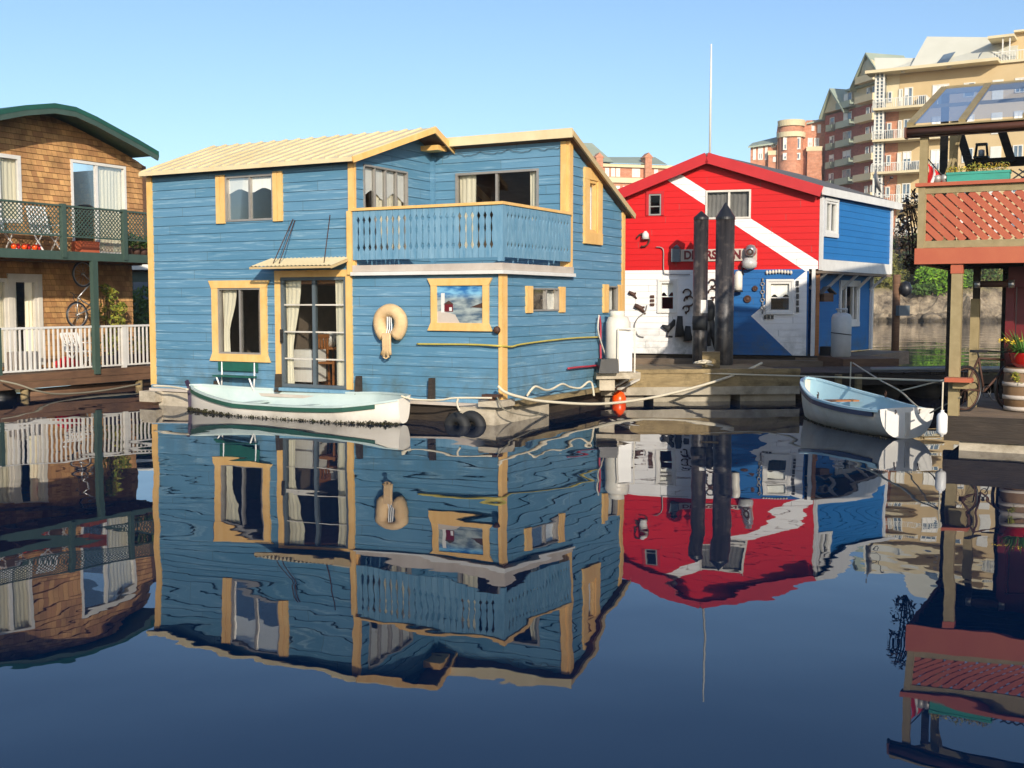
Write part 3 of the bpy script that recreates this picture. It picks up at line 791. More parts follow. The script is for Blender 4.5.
# float under the house
t = MB(); t.box(FB, XL, .05, -.12, YD, .30, .358); t.build('deck_edge', 'pinkgrey', house)
t = MB()
t.box(FB, -.72, .0, -.2, 1.9, -.5, .30); t.build('concrete_float', 'concretew', house)
t = MB(); t.box(FB, -8.1, -7.15, -.1, 1.2, -.5, .28); t.build('concrete_float', 'concretew', house)
t = MB(); t.box(FB, -7.1, -.75, .0, YD, -.4, .295); t.box(FS, 1.95, YD, .15, 2.5, -.4, .26); t.build('timber_float', 'dockdark', house)
t = MB(); t.box(FS, .35, YD+.3, -.16, .1, .30, .39); t.build('side_beam', 'docktan', house)
t = MB(); t.box(FB, -.28, .16, -.32, .22, .33, .44); t.build('corner_block', 'concretew', house)
t = MB(); t.box(FB, XL-.1, XL+.35, -.3, .1, .08, .30); t.build('corner_block', 'concretew', house)
t = MB(); t.box(FB, -.22, .1, -.30, -.12, .50, .545); t.box(FB, -.1, -.02, -.26, -.16, .44, .5); t.build('cleat', 'iron', house)
for (px, py0, py1) in ((216, 381, 391), (277.5, 374, 392), (358, 376, 395), (431, 378, 400)):
    a = FB.onY(px, py1, -.12); b = FB.onY(px, py0, -.12); t = MB()
    t.prism([FB.P(a[0]-.05, -.16, a[1]), FB.P(a[0]+.06, -.16, a[1]), FB.P(b[0]+.055, -.16, b[1]), FB.P(b[0]-.03, -.16, b[1])], Vector(FB.P(0, .1, 0))-Vector(FB.P(0, 0, 0)))
    t.build('mooring_post', 'dockdark', house)
# tyres as fenders
for px, R, dy in ((458, .25, -.34), (472, .28, -.22)):
    a = FB.onY(px, 420, dy-.1)
    t = MB(); c = FB.P(a[0], dy-.12, -.03)
    ax = Vector(FB.P(0, 1, 0))-Vector(FB.P(0, 0, 0))
    t.torus(c, R-.09, .1, ax, 30, 10)
    t.build('old_tyre', 'black', None, label=('left black tyre fender at the corner of the light blue house' if px < 465 else 'right black tyre fender, half behind the other tyre'), cat='tyre', group='tyre fenders')

# interior furniture seen through the sliding door
CX0 = FB.onY(316, 365, .7)[0]
ch = thing('dining_chair', FB.P(CX0+.2, .9, .48), -28.2, 'wooden slat back dining chair just inside the glass door', 'chair')
cx = CX0
for dx in (0, .4):
    for dy in (.7, 1.08):
        t = MB(); t.box(FB, cx+dx, cx+dx+.035, dy, dy+.035, .48, 1.0 if dy < 1 or True else 1); t.build('leg', 'orangewood', ch)
t = MB(); t.box(FB, cx-.02, cx+.46, .68, 1.14, .92, .96); t.build('seat', 'orangewood', ch)
t = MB()
for i in range(5): t.box(FB, cx-.01, cx+.02, .70+i*.09, .73+i*.09, .96, 1.42)
t.box(FB, cx-.015, cx+.025, .68, 1.12, 1.42, 1.5); t.build('backrest', 'orangewood', ch)
TX = FB.onY(334, 350, 1.5)[0]-1.25
tb = thing('dining_table', FB.P(TX+1.3, 1.3, .48), -28.2, 'round topped wooden table with a white bowl behind the glass door', 'table')
t = MB(); t.lathe(FB.P(TX+1.25, 1.55, 1.18), [(.45, 0), (.45, .04)], 20); t.build('tabletop', 'orangewood', tb)
for dx in (-.25, .25):
    for dy in (-.2, .2):
        t = MB(); t.box(FB, TX+1.25+dx, TX+1.29+dx, 1.55+dy, 1.59+dy, .48, 1.18); t.build('leg', 'orangewood', tb)
t = MB(); t.lathe(FB.P(TX+1.2, 1.45, 1.22), [(.05, 0), (.14, .06), (.19, .16), (.14, .3), (.05, .33)], 16)
t.build('bowl', 'white', None, label='white ceramic pot on the table inside the glass door', cat='pot')
t = MB(); t.box(FB, FB.onY(292, 365, .5)[0], FB.onY(312, 365, .5)[0], .5, .95, .56, 1.2); t.build('linen_box', 'wcurtain', None, label='cream draped box just inside the glass door', cat='box')

# lighthouse picture
PX = FB.rect(438, 285.5, 484, 323)
x0, x1, z0, z1 = PX
pc = thing('picture', FB.P((x0+x1)/2, 0, z0), -28.2, 'painting of a white lighthouse in a yellow frame on the light blue wall', 'picture')
t = MB(); t.box(FB, x0-.12, x0, -.06, -.019, z0, z1); t.box(FB, x1, x1+.12, -.06, -.019, z0, z1)
for zb, zt, a, b in ((z1, z1+.13, 0, .07), (z0-.14, z0, .07, 0)):
    t.prism([FB.P(x0-.12-a, -.065, zb), FB.P(x1+.12+a, -.065, zb), FB.P(x1+.12+b, -.065, zt), FB.P(x0-.12-b, -.065, zt)], Vector(FB.P(0, .045, 0))-Vector(FB.P(0, 0, 0)))
t.build('frame', 'yellow', pc)
pm, ntp, bp_ = nmat('painted scene'); N, L = ntp.nodes, ntp.links
tc = N.new('ShaderNodeTexCoord'); mp = N.new('ShaderNodeMapping'); mp.inputs['Scale'].default_value = (3, 3, 9); L.new(tc.outputs['Object'], mp.inputs[0])
n = N.new('ShaderNodeTexNoise'); n.inputs['Scale'].default_value = 1.2; n.inputs['Detail'].default_value = 5; L.new(mp.outputs[0], n.inputs['Vector'])
sp = N.new('ShaderNodeSeparateXYZ'); L.new(tc.outputs['Object'], sp.inputs[0])
r1 = N.new('ShaderNodeValToRGB'); e = r1.color_ramp.elements; e[0].position = .4; e[0].color = lin('#1D63A0'); e[1].position = .6; e[1].color = lin('#7CB4D0')
r2 = N.new('ShaderNodeValToRGB'); e = r2.color_ramp.elements; e[0].position = .4; e[0].color = lin('#4C6070'); e[1].position = .62; e[1].color = lin('#A0AAA6')
L.new(n.outputs['Fac'], r1.inputs[0]); L.new(n.outputs['Fac'], r2.inputs[0])
mr = N.new('ShaderNodeMapRange'); mr.inputs[1].default_value = (z1-z0)*.62; mr.inputs[2].default_value = (z1-z0)*.8; L.new(sp.outputs[2], mr.inputs[0])
mx = N.new('ShaderNodeMix'); mx.data_type = 'RGBA'; L.new(mr.outputs[0], mx.inputs[0]); L.new(r2.outputs[0], mx.inputs[6]); L.new(r1.outputs[0], mx.inputs[7]); L.new(mx.outputs[2], bp_.inputs['Base Color'])
t = MB(); t.box(FB, x0, x1, -.03, -.02, z0, z1)
wx = x1-x0; wz = z1-z0
def q(a, b, c, d, m, y=-.033): t.poly([FB.P(x0+a*wx, y, z0+c*wz), FB.P(x0+b*wx, y, z0+c*wz), FB.P(x0+b*wx, y, z0+d*wz), FB.P(x0+a*wx, y, z0+d*wz)], m)
q(.09, .17, .28, .8, 1); q(.16, .35, .3, .5, 2); q(.27, .33, .32, .42, 1, -.036)
t.poly([FB.P(x0+.14*wx, -.035, z0+.5*wz), FB.P(x0+.37*wx, -.035, z0+.5*wz), FB.P(x0+.26*wx, -.035, z0+.6*wz)], 3)
t.poly([FB.P(x0, -.0325, z0), FB.P(x0+.5*wx, -.0325, z0), FB.P(x0+.4*wx, -.0325, z0+.22*wz), FB.P(x0+.1*wx, -.0325, z0+.33*wz), FB.P(x0, -.0325, z0+.3*wz)], 4)
t.poly([FB.P(x0+wx, -.0325, z0+.4*wz), FB.P(x0+wx, -.0325, z0+.55*wz), FB.P(x0+.72*wx, -.0325, z0+.42*wz)], 3)
t.build('canvas', [pm, 'white', 'maroon', 'iron', 'pinkgrey'], pc)

# life ring (horseshoe) on the wall
a = FB.onY(391, 330, -.08); c = FB.P(a[0], -.1, a[1]+.0)
ring = thing('horseshoe_buoy', c, -28.2, 'buff canvas horseshoe life buoy with a knotted rope tail on the light blue wall', 'life buoy')
pts = []
for i in range(25):
    an = math.radians(-60+300*i/24)
    pts.append(FB.P(a[0]+.235*math.cos(an), -.1, a[1]+.14+.22*math.sin(an)*(1 if math.sin(an) > 0 else 1.3)))
t = MB(); t.tube(pts, .125, 10); t.build('ring', 'buff', ring)
t = MB()
for dx in (-.04, .0, .04): t.tube([FB.P(a[0]+dx, -.14, a[1]+.26), FB.P(a[0]+dx*1.2, -.13, a[1]+.02), FB.P(a[0]+dx, -.2, a[1]-.12)], .012, 5)
t.build('strap', 'whiteplastic', ring)
t = MB()
for i in range(5):
    dx = -.07+i*.032
    t.tube([FB.P(a[0]+dx-.02, -.19, a[1]-.06), FB.P(a[0]+dx, -.22, a[1]-.2), FB.P(a[0]+dx-.03, -.17, a[1]-.37), FB.P(a[0]+dx*1.5-.06, -.15, a[1]-.45-.05*(i % 2))], .034, 6)
t.torus(FB.P(a[0]-.06, -.17, a[1]-.46), .06, .014, Vector(FB.P(0, 1, 0))-Vector(FB.P(0, 0, 0)), 14, 5)
t.build('rope_tail', 'buff', ring)
# small light at the corner
a = FB.onY(497.5, 330, -.05); t = MB(); t.lathe(FB.P(a[0], -.03, a[1]), [(.05, 0), (.07, .04), (.05, .09), (.02, .1)], 12, axis=Vector(FB.P(0, -1, 0))-Vector(FB.P(0, 0, 0)))
t.build('wall_light', 'iron', None, label='small round brown lamp on the wall beside the lighthouse picture', cat='lamp')
# bench
a = FB.rect(213.5, 362.5, 253, 371.5, -.2)
bn = thing('bench', FB.P((a[0]+a[1])/2, -.1, .36), -28.2, 'small bench with dark green backrest and white legs under the ground floor window', 'bench')
t = MB(); t.box(FB, a[0], a[1], -.07, -.045, a[2]-.0, a[3]); t.build('backrest', 'greenbench', bn)
t = MB(); t.box(FB, a[0]+.03, a[1]-.02, -.27, -.07, .66, .69); t.build('seat', 'greenbench', bn)
for x in (a[0]+.1, a[1]-.08):
    t = MB(); t.tube([FB.P(x, -.06, a[3]), FB.P(x, -.07, .7), FB.P(x-.04, -.05, .36)], .018, 6); t.tube([FB.P(x, -.24, .68), FB.P(x+.02, -.11, .36)], .018, 6); t.build('leg', 'whiteplastic', bn)

# hoses along the walls
def onw(fr, pts, y): return [fr.P(fr.onY(px, py, y)[0], y, fr.onY(px, py, y)[1]) for px, py in pts]
rope('garden_hose', onw(FB, ((417, 344), (440, 344.2), (460, 344.3), (480, 344.8), (500, 346)), -.06)+onw(FS, ((512, 346.5), (520, 344.5), (545, 341), (575, 338), (600, 337)), -.06), .018, 'hoseyellow',
     'thin yellow hose fixed along the light blue wall and round its corner', 'hose')
rope('red_hose', onw(FS, ((568, 368.5), (580, 367), (592, 366), (600, 363), (600.5, 345), (600.5, 325), (599.5, 316)), -.08), .022, 'hosered', 'pinkish red hose at the rear end of the light blue side wall', 'hose')
rope('white_cable', onw(FS, ((599, 315), (598, 330), (602, 345), (608, 362), (613, 373)), -.12), .016, 'offwhite', 'white cable hanging down from the rear corner of the light blue wall', 'cable')
# ================================================================ boats
HEEL = 0
def hull(name_, fr, L, hb, sheer, keel, mats, label, group, transom=None, thick=.03, rail='rail', thwarts=(), flare=1.0, origin=None):
    """fr: x along the boat (0..L), y across. hb/sheer/keel: functions of t in 0..1"""
    root = thing(name_, fr.P(L/2, 0, 0), fr.deg, label, 'rowing boat', group)
    n, k = 28, 9
    def sec(t, inset=0, lift=0):
        b = max(.0, hb(t)-inset); zs, zk = sheer(t), keel(t)+lift
        out = []
        for j in range(-k, k+1):
            u = abs(j)/k; ph = u*PI/2
            y = b*math.sin(ph)**(.72); z = zk+(zs-zk)*(1-math.cos(ph))**flare
            out.append((y*(1 if j > 0 else -1), z))
        return out
    def skin(inset, lift, flip):
        vs = []
        for i in range(n+1):
            t = i/n; t2 = inset/L+t*(1-2*inset/L)
            for y, z in sec(t2, inset, lift): vs.append(fr.P(t2*L, y, z+y*HEEL))
        m_ = 2*k+1
        fs = [(i*m_+j, i*m_+j+1, (i+1)*m_+j+1, (i+1)*m_+j) for i in range(n) for j in range(m_-1)]
        return vs, fs, m_
    o = MB(); vs, fs, m_ = skin(0, 0, 0)
    o.add(vs, fs, 0, True); o.add([vs[n*m_+j] for j in range(m_)], [tuple(range(m_))], 0); o.add([vs[j] for j in range(m_)], [tuple(range(m_))], 0)
    hl = o.build('hull', mats['out'], root)
    o = MB(); vs, fs, m_ = skin(thick, .05, 1); o.add(vs, fs, 0, True); o.add([vs[n*m_+j] for j in range(m_)], [tuple(range(m_))], 0); o.build('lining', mats['in'], root)
    for s in (-1, 1):
        o = MB(); pts = []; cp = MB()
        for i in range(n+1):
            t = i/n; pts.append((t*L, s*(hb(t)+.012), sheer(t)-.02+s*hb(t)*HEEL))
        vs = []
        for x, y, z in pts: vs += [fr.P(x, y+s*.022, z-.085), fr.P(x, y+s*.022, z-.015), fr.P(x, y-s*.01, z-.015), fr.P(x, y-s*.01, z-.085)]
        vc = []
        for x, y, z in pts: vc += [fr.P(x, y+s*.012, z-.01), fr.P(x, y+s*.012, z+.025), fr.P(x, y-s*.055, z+.025), fr.P(x, y-s*.055, z-.01)]
        cp.add(vc, [(4*i+a, 4*i+(a+1) % 4, 4*i+4+(a+1) % 4, 4*i+4+a) for i in range(n) for a in range(4)], 0); cp.build('gunwale', mats['in'], root)
        i0, i1 = mats.get('railrange', (0, n))
        o.add(vs, [(4*i+a, 4*i+(a+1) % 4, 4*i+4+(a+1) % 4, 4*i+4+a) for i in range(i0, i1) for a in range(4)], 0)
        o.build('rub_rail', mats['rail'], root)
    for t in thwarts:
        b = hb(t)*.84-.03; z = sheer(t)-.15; o = MB(); o.box(fr, t*L-.12, t*L+.12, -b, b, z-.025, z); o.build('thwart', mats['thwart'], root)
    return root
# left boat: bow left, stern right
HEEL = .16
A0 = W.onZ(194, 410.5, 0); A1 = W.onZ(398, 424.5, 0)
ang = math.degrees(math.atan2(A1[1]-A0[1], A1[0]-A0[0])); LB = math.hypot(A1[0]-A0[0], A1[1]-A0[1])+.25
FBo = Fr(A0[0]-.12*math.cos(math.radians(ang)), A0[1]-.12*math.sin(math.radians(ang))+.12, ang)
lb = hull('rowing_boat', FBo, LB, lambda t: .56*min(1, (max(0, t)/.32))**.6*(min(1, (1-t)/.22+.12)**.55) if 0 <= t <= 1 else 0,
          lambda t: .36+.15*max(0, (.42-t)/.42)**2.0+.12*max(0, (t-.55)/.45)**1.8, lambda t: -.1+.12*max(0, (t-.75)/.25)**2,
          dict(out='hullwhite', rail='boatgreen', thwart='hullin', railrange=(0, 26), **{'in': 'hullin'}),
          'long white rowing boat with green rub rail moored in front of the light blue house', None, thwarts=(.3, .55, .78), flare=1.15)
t = MB(); t.bar(FBo.P(-.02, 0, -.05), FBo.P(-.05, 0, .47), .05, .07); t.bar(FBo.P(-.05, 0, .45), FBo.P(-.12, 0, .58), .05, .07); t.build('stem', 'purple', lb)
t = MB()
for i in range(60):
    u = (i+.5)/60; b = .56*min(1, u/.32)**.6*min(1, (1-u)/.22+.12)**.55
    t.leaves(FBo.P(u*LB, -b*.80-.03, .015+.015*math.sin(i*1.9)), .065, 44, .022, shell=0, sq=(1, .6, .7))
t.build('weed_line', 'weed', lb)
t = MB(); t.box(FBo, .9, LB*.8, -.35, .35, .12, .14); t.build('bottom_boards', 'hullin', lb)
HEEL = 0
# right boat: bow away (upper left), transom towards the viewer
B0 = W.onZ(812, 417, 0); B1 = W.onZ(905, 438.5, 0)
ang = math.degrees(math.atan2(B1[1]-B0[1], B1[0]-B0[0])); LR = math.hypot(B1[0]-B0[0], B1[1]-B0[1])+.25
FBr = Fr(B0[0]-.25*math.cos(math.radians(ang)), B0[1]-.25*math.sin(math.radians(ang)), ang)
hbr = lambda t: .64*(max(0, t)/.45)**.55*(1 if t < .45 else 1)*(1-.34*max(0, (t-.5)/.5)**2) if t < .45 else .64*(1-.30*((t-.45)/.55)**2)
rb = hull('rowing_boat', FBr, LR, hbr, lambda t: .40+.34*(1-t)**2.2+.05*t*t, lambda t: -.1+.10*t*t+.1*max(0, .2-t),
          dict(out='hullwhite', rail='navy', thwart='orangewood', railrange=(0, 27), **{'in': 'hullblue'}),
          'white dinghy with navy rub rail and pale blue inside tied up near the shelf post', None, thwarts=(.32, .62))
t = MB(); rs_ = random.Random(4)
for i in range(70):
    u = (i+.5)/70
    for s_ in (-1, 1): t.leaves(FBr.P(u*LR, s_*hbr(u)*.72, .0), .05, 10, .014, shell=0, sq=(1, .5, .35))
t.build('weed_line', 'weed', rb)
for s_ in (-1, 1):
    o_ = MB(); o_.tube([FBr.P(LR*.5, s_*(hbr(.5)-.01), .42), FBr.P(LR*.5, s_*(hbr(.5)-.01), .52)], .014, 6); o_.torus(FBr.P(LR*.5, s_*(hbr(.5)-.01), .56), .04, .009, (1, 0, 0), 12, 5, a0=.6, a1=5.6); o_.build('oarlock', 'iron', rb)
t = MB(); zt = .43
pr = []
b = hbr(1)
for j in range(-8, 9):
    u = abs(j)/8; ph = u*PI/2; pr.append(FBr.P(LR+.012, (b+.01)*math.sin(ph)**.72*(1 if j > 0 else -1), 0.0+(.47)*(1-math.cos(ph))))
pr += [FBr.P(LR+.012, b*.5, .49), FBr.P(LR+.012, 0, .5), FBr.P(LR+.012, -b*.5, .49)]
t.prism(pr, Vector(FBr.P(.03, 0, 0))-Vector(FBr.P(0, 0, 0))); t.build('transom', 'white', rb)
t = MB(); t.box(FBr, LR+.043, LR+.07, -.03, .03, .05, .42); t.build('skeg', 'hullwhite', rb)
for s in (-.2, .2):
    t = MB(); t.torus(FBr.P(LR+.05, s, .43), .03, .008, (1, 0, 0), 12, 5); t.build('ring_bolt', 'iron', rb)
t = MB(); t.bar(FBr.P(LR*.28, -.25, .36), FBr.P(LR*.72, -.1, .34), .05, .03); t.lathe(FBr.P(LR*.2, -.28, .37), [(.001, -.01), (.08, 0), (.001, .012)], 10)
t.build('oar', 'orangewood', None, label='wooden oar lying inside the white dinghy with navy rub rail', cat='oar')

# ================================================================ dock
DZ = .62
d0 = W.onZ(592, 374, DZ); d1 = W.onZ(960, 371.5, DZ)
FD = Fr(d0[0], d0[1], math.degrees(math.atan2(d1[1]-d0[1], d1[0]-d0[0])))
xj = FD.onY(800, 380, 0)[0]; xe = FD.onY(960, 380, 0)[0]
dock = thing('concrete_dock', FD.P(xj/2, 0, 0), FD.deg, 'weathered concrete dock in front of the red and white house', 'dock')
t = MB(); t.box(FD, .0, xj, 0, 3.6, .30, DZ); t.build('deck', 'docktan', dock)
t = MB(); t.box(FD, .02, xj-.02, -.05, .0, .16, .33); t.build('rubbing_strake', 'concrete', dock)
t = MB()
x = .05
for ln in (1.1, 1.7, 1.3):
    t.box(FD, x, min(x+ln, xj-.05), .12, 3.4, -.5, .16); x += ln+.22
t.build('float', 'concrete', dock)
t = MB(); t.box(FD, .0, xj, -.03, .12, DZ-.0, DZ+.09); t.build('kerb_timber', 'docktan', dock)
td = thing('timber_dock', FD.P((xj+xe)/2, 0, 0), FD.deg, 'timber dock behind the white dinghy, darkened in colour to carry its shade', 'dock')
t = MB()
nn = 34
for i in range(nn):
    a = xj+.02+(xe+1.4-xj)*i/nn; b = xj+.02+(xe+1.4-xj)*(i+1)/nn-.015
    t.box(FD, a, b, .05+.02*math.sin(i*3), 2.3, DZ-.06, DZ-.01+.006*math.sin(i*7))
t.build('planks', 'dockdark', td)  # dark material carries the shade over this stretch of dock
t = MB(); t.box(FD, xj+.02, xe+1.4, .0, .1, .34, DZ-.07); t.box(FD, xj+.02, xe+1.4, 2.2, 2.3, .3, DZ-.07); t.build('stringer', 'dockdark', td)
t = MB()
for i in range(6): a = xj+.3+i*.95; t.tube([FD.P(a, .3, .12), FD.P(a, 2.1, .12)], .22, 12)
t.build('float', 'dockdark', td)
t = MB(); t.tube([FD.P(xj+1.6, -.0, DZ+.06), FD.P(xe+1.4, -.0, DZ+.06)], .05, 8); t.build('pipe', 'alu', td)
for px in (838, 858):
    a = FD.onY(px, 395, -.06); t = MB(); t.box(FD, a[0]-.06, a[0]+.06, -.12, -.005, -.3, .58); t.build('fender_plank', 'docktan', td)
t = MB(); t.box(FD, xj+2.0, xj+3.4, 2.5, 4.2, .15, .78); t.build('timber_raft', 'brownwood', None, label='low brown timber raft behind the dark timber dock', cat='raft')

# pilings
for (px, py0, py1, tip, w, lab) in ((723.5, 363, 219, 202.5, 18.5, 'tall thick black pile with a pointed cap, in front of the red house'),
                                    (699.5, 361.5, 219, 211, 14.5, 'slimmer black pile with a pointed cap, left of the thick one')):
    g = W.onZ(px, py0, .66); d = g[1]; r = w/2/F*d
    pl = thing('mooring_pile', (g[0], d, 0), 0, lab, 'pile')
    zt = at(px, py1, d)[2]; zz = at(px, tip, d)[2]
    t = MB(); t.lathe((g[0], d, 0), [(r, -2), (r, zt)], 28); t.build('sleeve', 'pile', pl)
    t = MB(); t.lathe((g[0], d, 0), [(r*1.04, zt-.02), (r*1.04, zt+.04), (.012, zz)], 28, smooth=False); t.build('cap', 'blackpaint', pl)
    if w < 16:
        z0 = at(px, 313, d)[2]; z1 = at(px, 300, d)[2]; n = 10
        t = MB(); vs = []
        for i in range(n+1):
            an = math.radians(-95+95*i/n); vs += [(g[0]+(r+.006)*math.cos(an), d+(r+.006)*math.sin(an), z) for z in (z0, z1)]
        t.add(vs, [(2*i, 2*i+2, 2*i+3, 2*i+1) for i in range(n)], 0, True); t.build('paper_notice', 'white', pl)
        z0 = at(px, 330, d)[2]; z1 = at(px, 316, d)[2]
        t = MB(); t.lathe((g[0], d, 0), [(r+.004, z0), (r+.012, (z0+z1)/2), (r+.004, z1)], 28); t.build('rubber_band', 'black', pl)
g = W.onZ(711, 367, .66); t = MB()
t.box(Fr(g[0], g[1], -10), -.2, .2, 0, .45, .62, 1.0); t.build('timber_block', 'docktan', None, label='squared tan timber block on the dock between the two black piles', cat='timber block')
# rope pile
g = W.onZ(703, 366, .7); t = MB()
for i in range(7):
    an = i*.9; t.torus((g[0]+.12*math.cos(an), g[1]+.06*math.sin(an), .735+.012*i), .1, .018, (.2*math.cos(an), .2*math.sin(an), 1), 16, 5)
t.build('coiled_rope', 'rope', None, label='small heap of white rope on the concrete dock edge', cat='rope')

# ================================================================ red, white and blue house
P1 = W.onZ(818, 356, .77)
RA = Fr(P1[0], P1[1], -17.1); RS = Fr(P1[0], P1[1], 53)
rd = thing('painted_house', (P1[0], P1[1], 0), -17.1, 'red, white and blue house with a diagonal white stripe across its red gable', 'floating house')
ax, az = RA.onY(712, 158); xl = -5.15; ze_ = 5.02
zs_ = 2.99; zb = .77
def pa(*pp): return [RA.onY(px, py) for px, py in pp]
stripe = pa((661, 176), (673, 169.5), (818, 261), (818, 271), (805, 271))
arrow = pa((751, 316), (807, 270), (806, 358), (795, 358))
blue_lo = [(RA.onY(731, 300)[0], zb-.1), (.2, zb-.1), (.2, zs_), (RA.onY(731, 300)[0], zs_)]
white_lo = [(xl-.2, zb-.1), (RA.onY(731, 300)[0], zb-.1), (RA.onY(731, 300)[0], zs_), (xl-.2, zs_)]
V1 = RA.rect(649, 194, 661.5, 215.5); V2 = RA.rect(705.5, 190, 751, 219); V3 = RA.rect(659.5, 281, 675.5, 311); V4 = RA.rect(768.5, 281.5, 791.5, 312)
xd = RA.onY(808, 320)[0]
wl = MB()
siding(wl, RA, [[(xl, zb), (xd, zb), (xd, zs_), (xl, zs_)], [(xl, zs_), (0, zs_), (0, ze_), (ax, az), (xl, ze_)]], [V1, V2, V3, V4], z0=.77, course=.165, lap=.007, gap=.006,
       regions=[(arrow, 1), (stripe, 1), (blue_lo, 2), (white_lo, 1)], m=0, im=4)
Z3 = 3.12; ZS = 4.93; LS = 5.35
U1 = RS.rect(825, 201.5, 836, 233); BWn = RS.rect(840, 284, 857, 322, .45)
siding(wl, RS, [[(0, Z3), (LS, Z3), (LS, ZS), (0, ZS)]], [U1], z0=.77, course=.165, lap=.007, gap=.006, m=3, im=4)
siding(wl, RS, [[(.75, zb), (LS-.3, zb), (LS-.3, Z3-.1), (.75, Z3-.1)]], [BWn], y=.45, z0=.77, course=.165, lap=.007, gap=.006, m=3, im=4)
# recessed entrance wall, back and left walls
e0 = RA.P(xd, 0, 0); e1 = RS.P(.75, .45, 0)
wl.poly([(e0[0], e0[1], zb), (e1[0]-.5, e1[1]+.1, zb), (e1[0]-.5, e1[1]+.1, 3.1), (e0[0], e0[1], 3.1)], 2)
wl.poly([RS.P(.75, .45, zb), RS.P(.75, 1.3, zb), RS.P(.75, 1.3, 3.1), RS.P(.75, .45, 3.1)], 3)
sv = Vector(RS.P(LS, 0, 0))-Vector(RS.P(0, 0, 0)); sv.z = 0
pl_ = Vector(RA.P(xl, 0, 0))
wl.poly([pl_+Vector((0, 0, zb)), pl_+sv+Vector((0, 0, zb)), pl_+sv+Vector((0, 0, ze_)), pl_+Vector((0, 0, ze_))], 0)
pr_ = Vector(RS.P(LS, 0, 0))
wl.poly([pl_+sv+Vector((0, 0, 3.1)), pr_+Vector((0, 0, 3.1)), pr_+Vector((0, 0, ze_)), Vector(RA.P(ax, 0, az))+sv, pl_+sv+Vector((0, 0, ze_))], 0)
wl.poly([pl_+sv+Vector((0, 0, zb)), Vector(RS.P(LS-.32, .46, zb)), Vector(RS.P(LS-.32, .46, 3.1)), pl_+sv+Vector((0, 0, 3.1))], 2)
wl.poly([RA.P(xl+.05, .05, zs_), RA.P(-.05, .05, zs_), RS.P(LS-.02, .05, zs_), tuple(pl_+sv+Vector((.05, 0, zs_)))], 4)
wl.build('wall', ['red', 'whites', 'dblue', 'mblue', 'room'], rd)
# trims
t = MB(); t.box(RS, -.02, .1, -.05, .02, Z3-.16, ZS-.06); t.box(RS, LS-.1, LS+.02, -.05, .02, Z3-.16, ZS-.06); t.box(RS, .1, LS-.1, -.04, .02, Z3-.17, Z3+.12)
t.build('corner_board', 'white', rd)
for a_, b_ in ((LS-.42, LS-.3), (.60, .75)):
    t = MB(); t.box(RS, a_, b_, .36, .44, zb, Z3-.17); t.build('corner_board', 'white', rd)
t = MB(); x = RA.onY(811, 320)[0]; t.box(RA, x-.0, x+.09, -.02, .06, zb, zs_); t.box(RA, x+.1, x+.2, .1, .15, zb, zs_, 1); t.build('entrance_post', ['white', 'orangewood'], rd)
t = MB(); t.box(RS, -.02, LS+.02, -.03, .5, Z3-.24, Z3-.18); t.build('overhang_underside', 'room', rd)
for i in range(5):
    x = .45+i*1.12; t = MB(); t.bar(RS.P(x, -.0, Z3-.22), RS.P(x, .43, Z3-.62), .07, .07); t.build('bracket', 'white', rd)
# roof
g_ov = .28
fv = -sv.normalized()*g_ov
pap = Vector(RA.P(ax, 0, az+.10)); per = Vector(RA.P(.12, 0, ze_+.02)); pel = Vector(RA.P(xl-.2, 0, ze_-.02))
t = MB(); bk = sv*1.06
for e in (pel, per):
    q_ = [pap+fv, e+fv, e+bk, pap+bk]
    t.slab(q_, .07)
t.build('roof', 'roofgrey', rd)
t = MB()
for e in (pel, per):
    dwn = Vector((0, 0, -.12)); t.bar(pap+fv*1.05+dwn, e+fv*1.05+dwn, .05, .27)
t.build('rake_board', 'redfascia', rd)
t = MB(); rt = (per-pap).normalized()
t.bar(per+fv+rt*.02+Vector((0, 0, -.09)), per+bk*1.03+rt*.02+Vector((0, 0, -.09)), .04, .2); t.bar(pel+fv-Vector((0, 0, .09)), pel+bk-Vector((0, 0, .09)), .04, .2)
t.build('fascia', 'white', rd)
window(rd, RA, *V1, bars=(.42,), frame=('alu', .04), trim=('redfascia', .07), sill=0)
window(rd, RA, *V2, mull=(.52,), frame=('offwhite', .05), curtains=((.0, 1., 0),), cmat='roofgrey')
window(rd, RA, *V3, bars=(.48,), barm='white', frame=('white', .06), trim=('white', .05), blind=.4)
window(rd, RA, *V4, bars=(.47,), barm='white', frame=('white', .06), trim=('white', .06), blind=.45)
window(rd, RS, *U1, mull=(.5,), frame=('white', .06), trim=('white', .08), sill=1.4, curtains=((.0, .9, 0),))
window(rd, RS, *BWn, y=.45, mull=(.33, .75), frame=('white', .07), trim=('white', .1), sill=1.3)
t = MB(); c0 = RA.P(xl-.1, -.45, 0)
t.box(RA, xl-.1, .35, -.42, .1, .35, .66); t.box(RS, -.1, LS+.2, -.55, .6, .35, .72); t.build('float_deck', 'deckwood', rd)
t = MB(); t.box(RA, xl, .2, .1, 4.5, -.3, .74); t.build('float', 'dockdark', rd)
# mast
t = MB(); x = RA.onY(711, 148)[0]; zt = RA.onY(711, 44, -.2)[1]
t.tube([RA.P(x, -.2, az-.15), RA.P(x, -.2, zt-.8), RA.P(x, -.2, zt)], .028, 8, taper=[.032, .026, .018]); t.build('antenna_mast', 'aptwhite', None, label='tall thin white mast on the peak of the red gable', cat='mast')
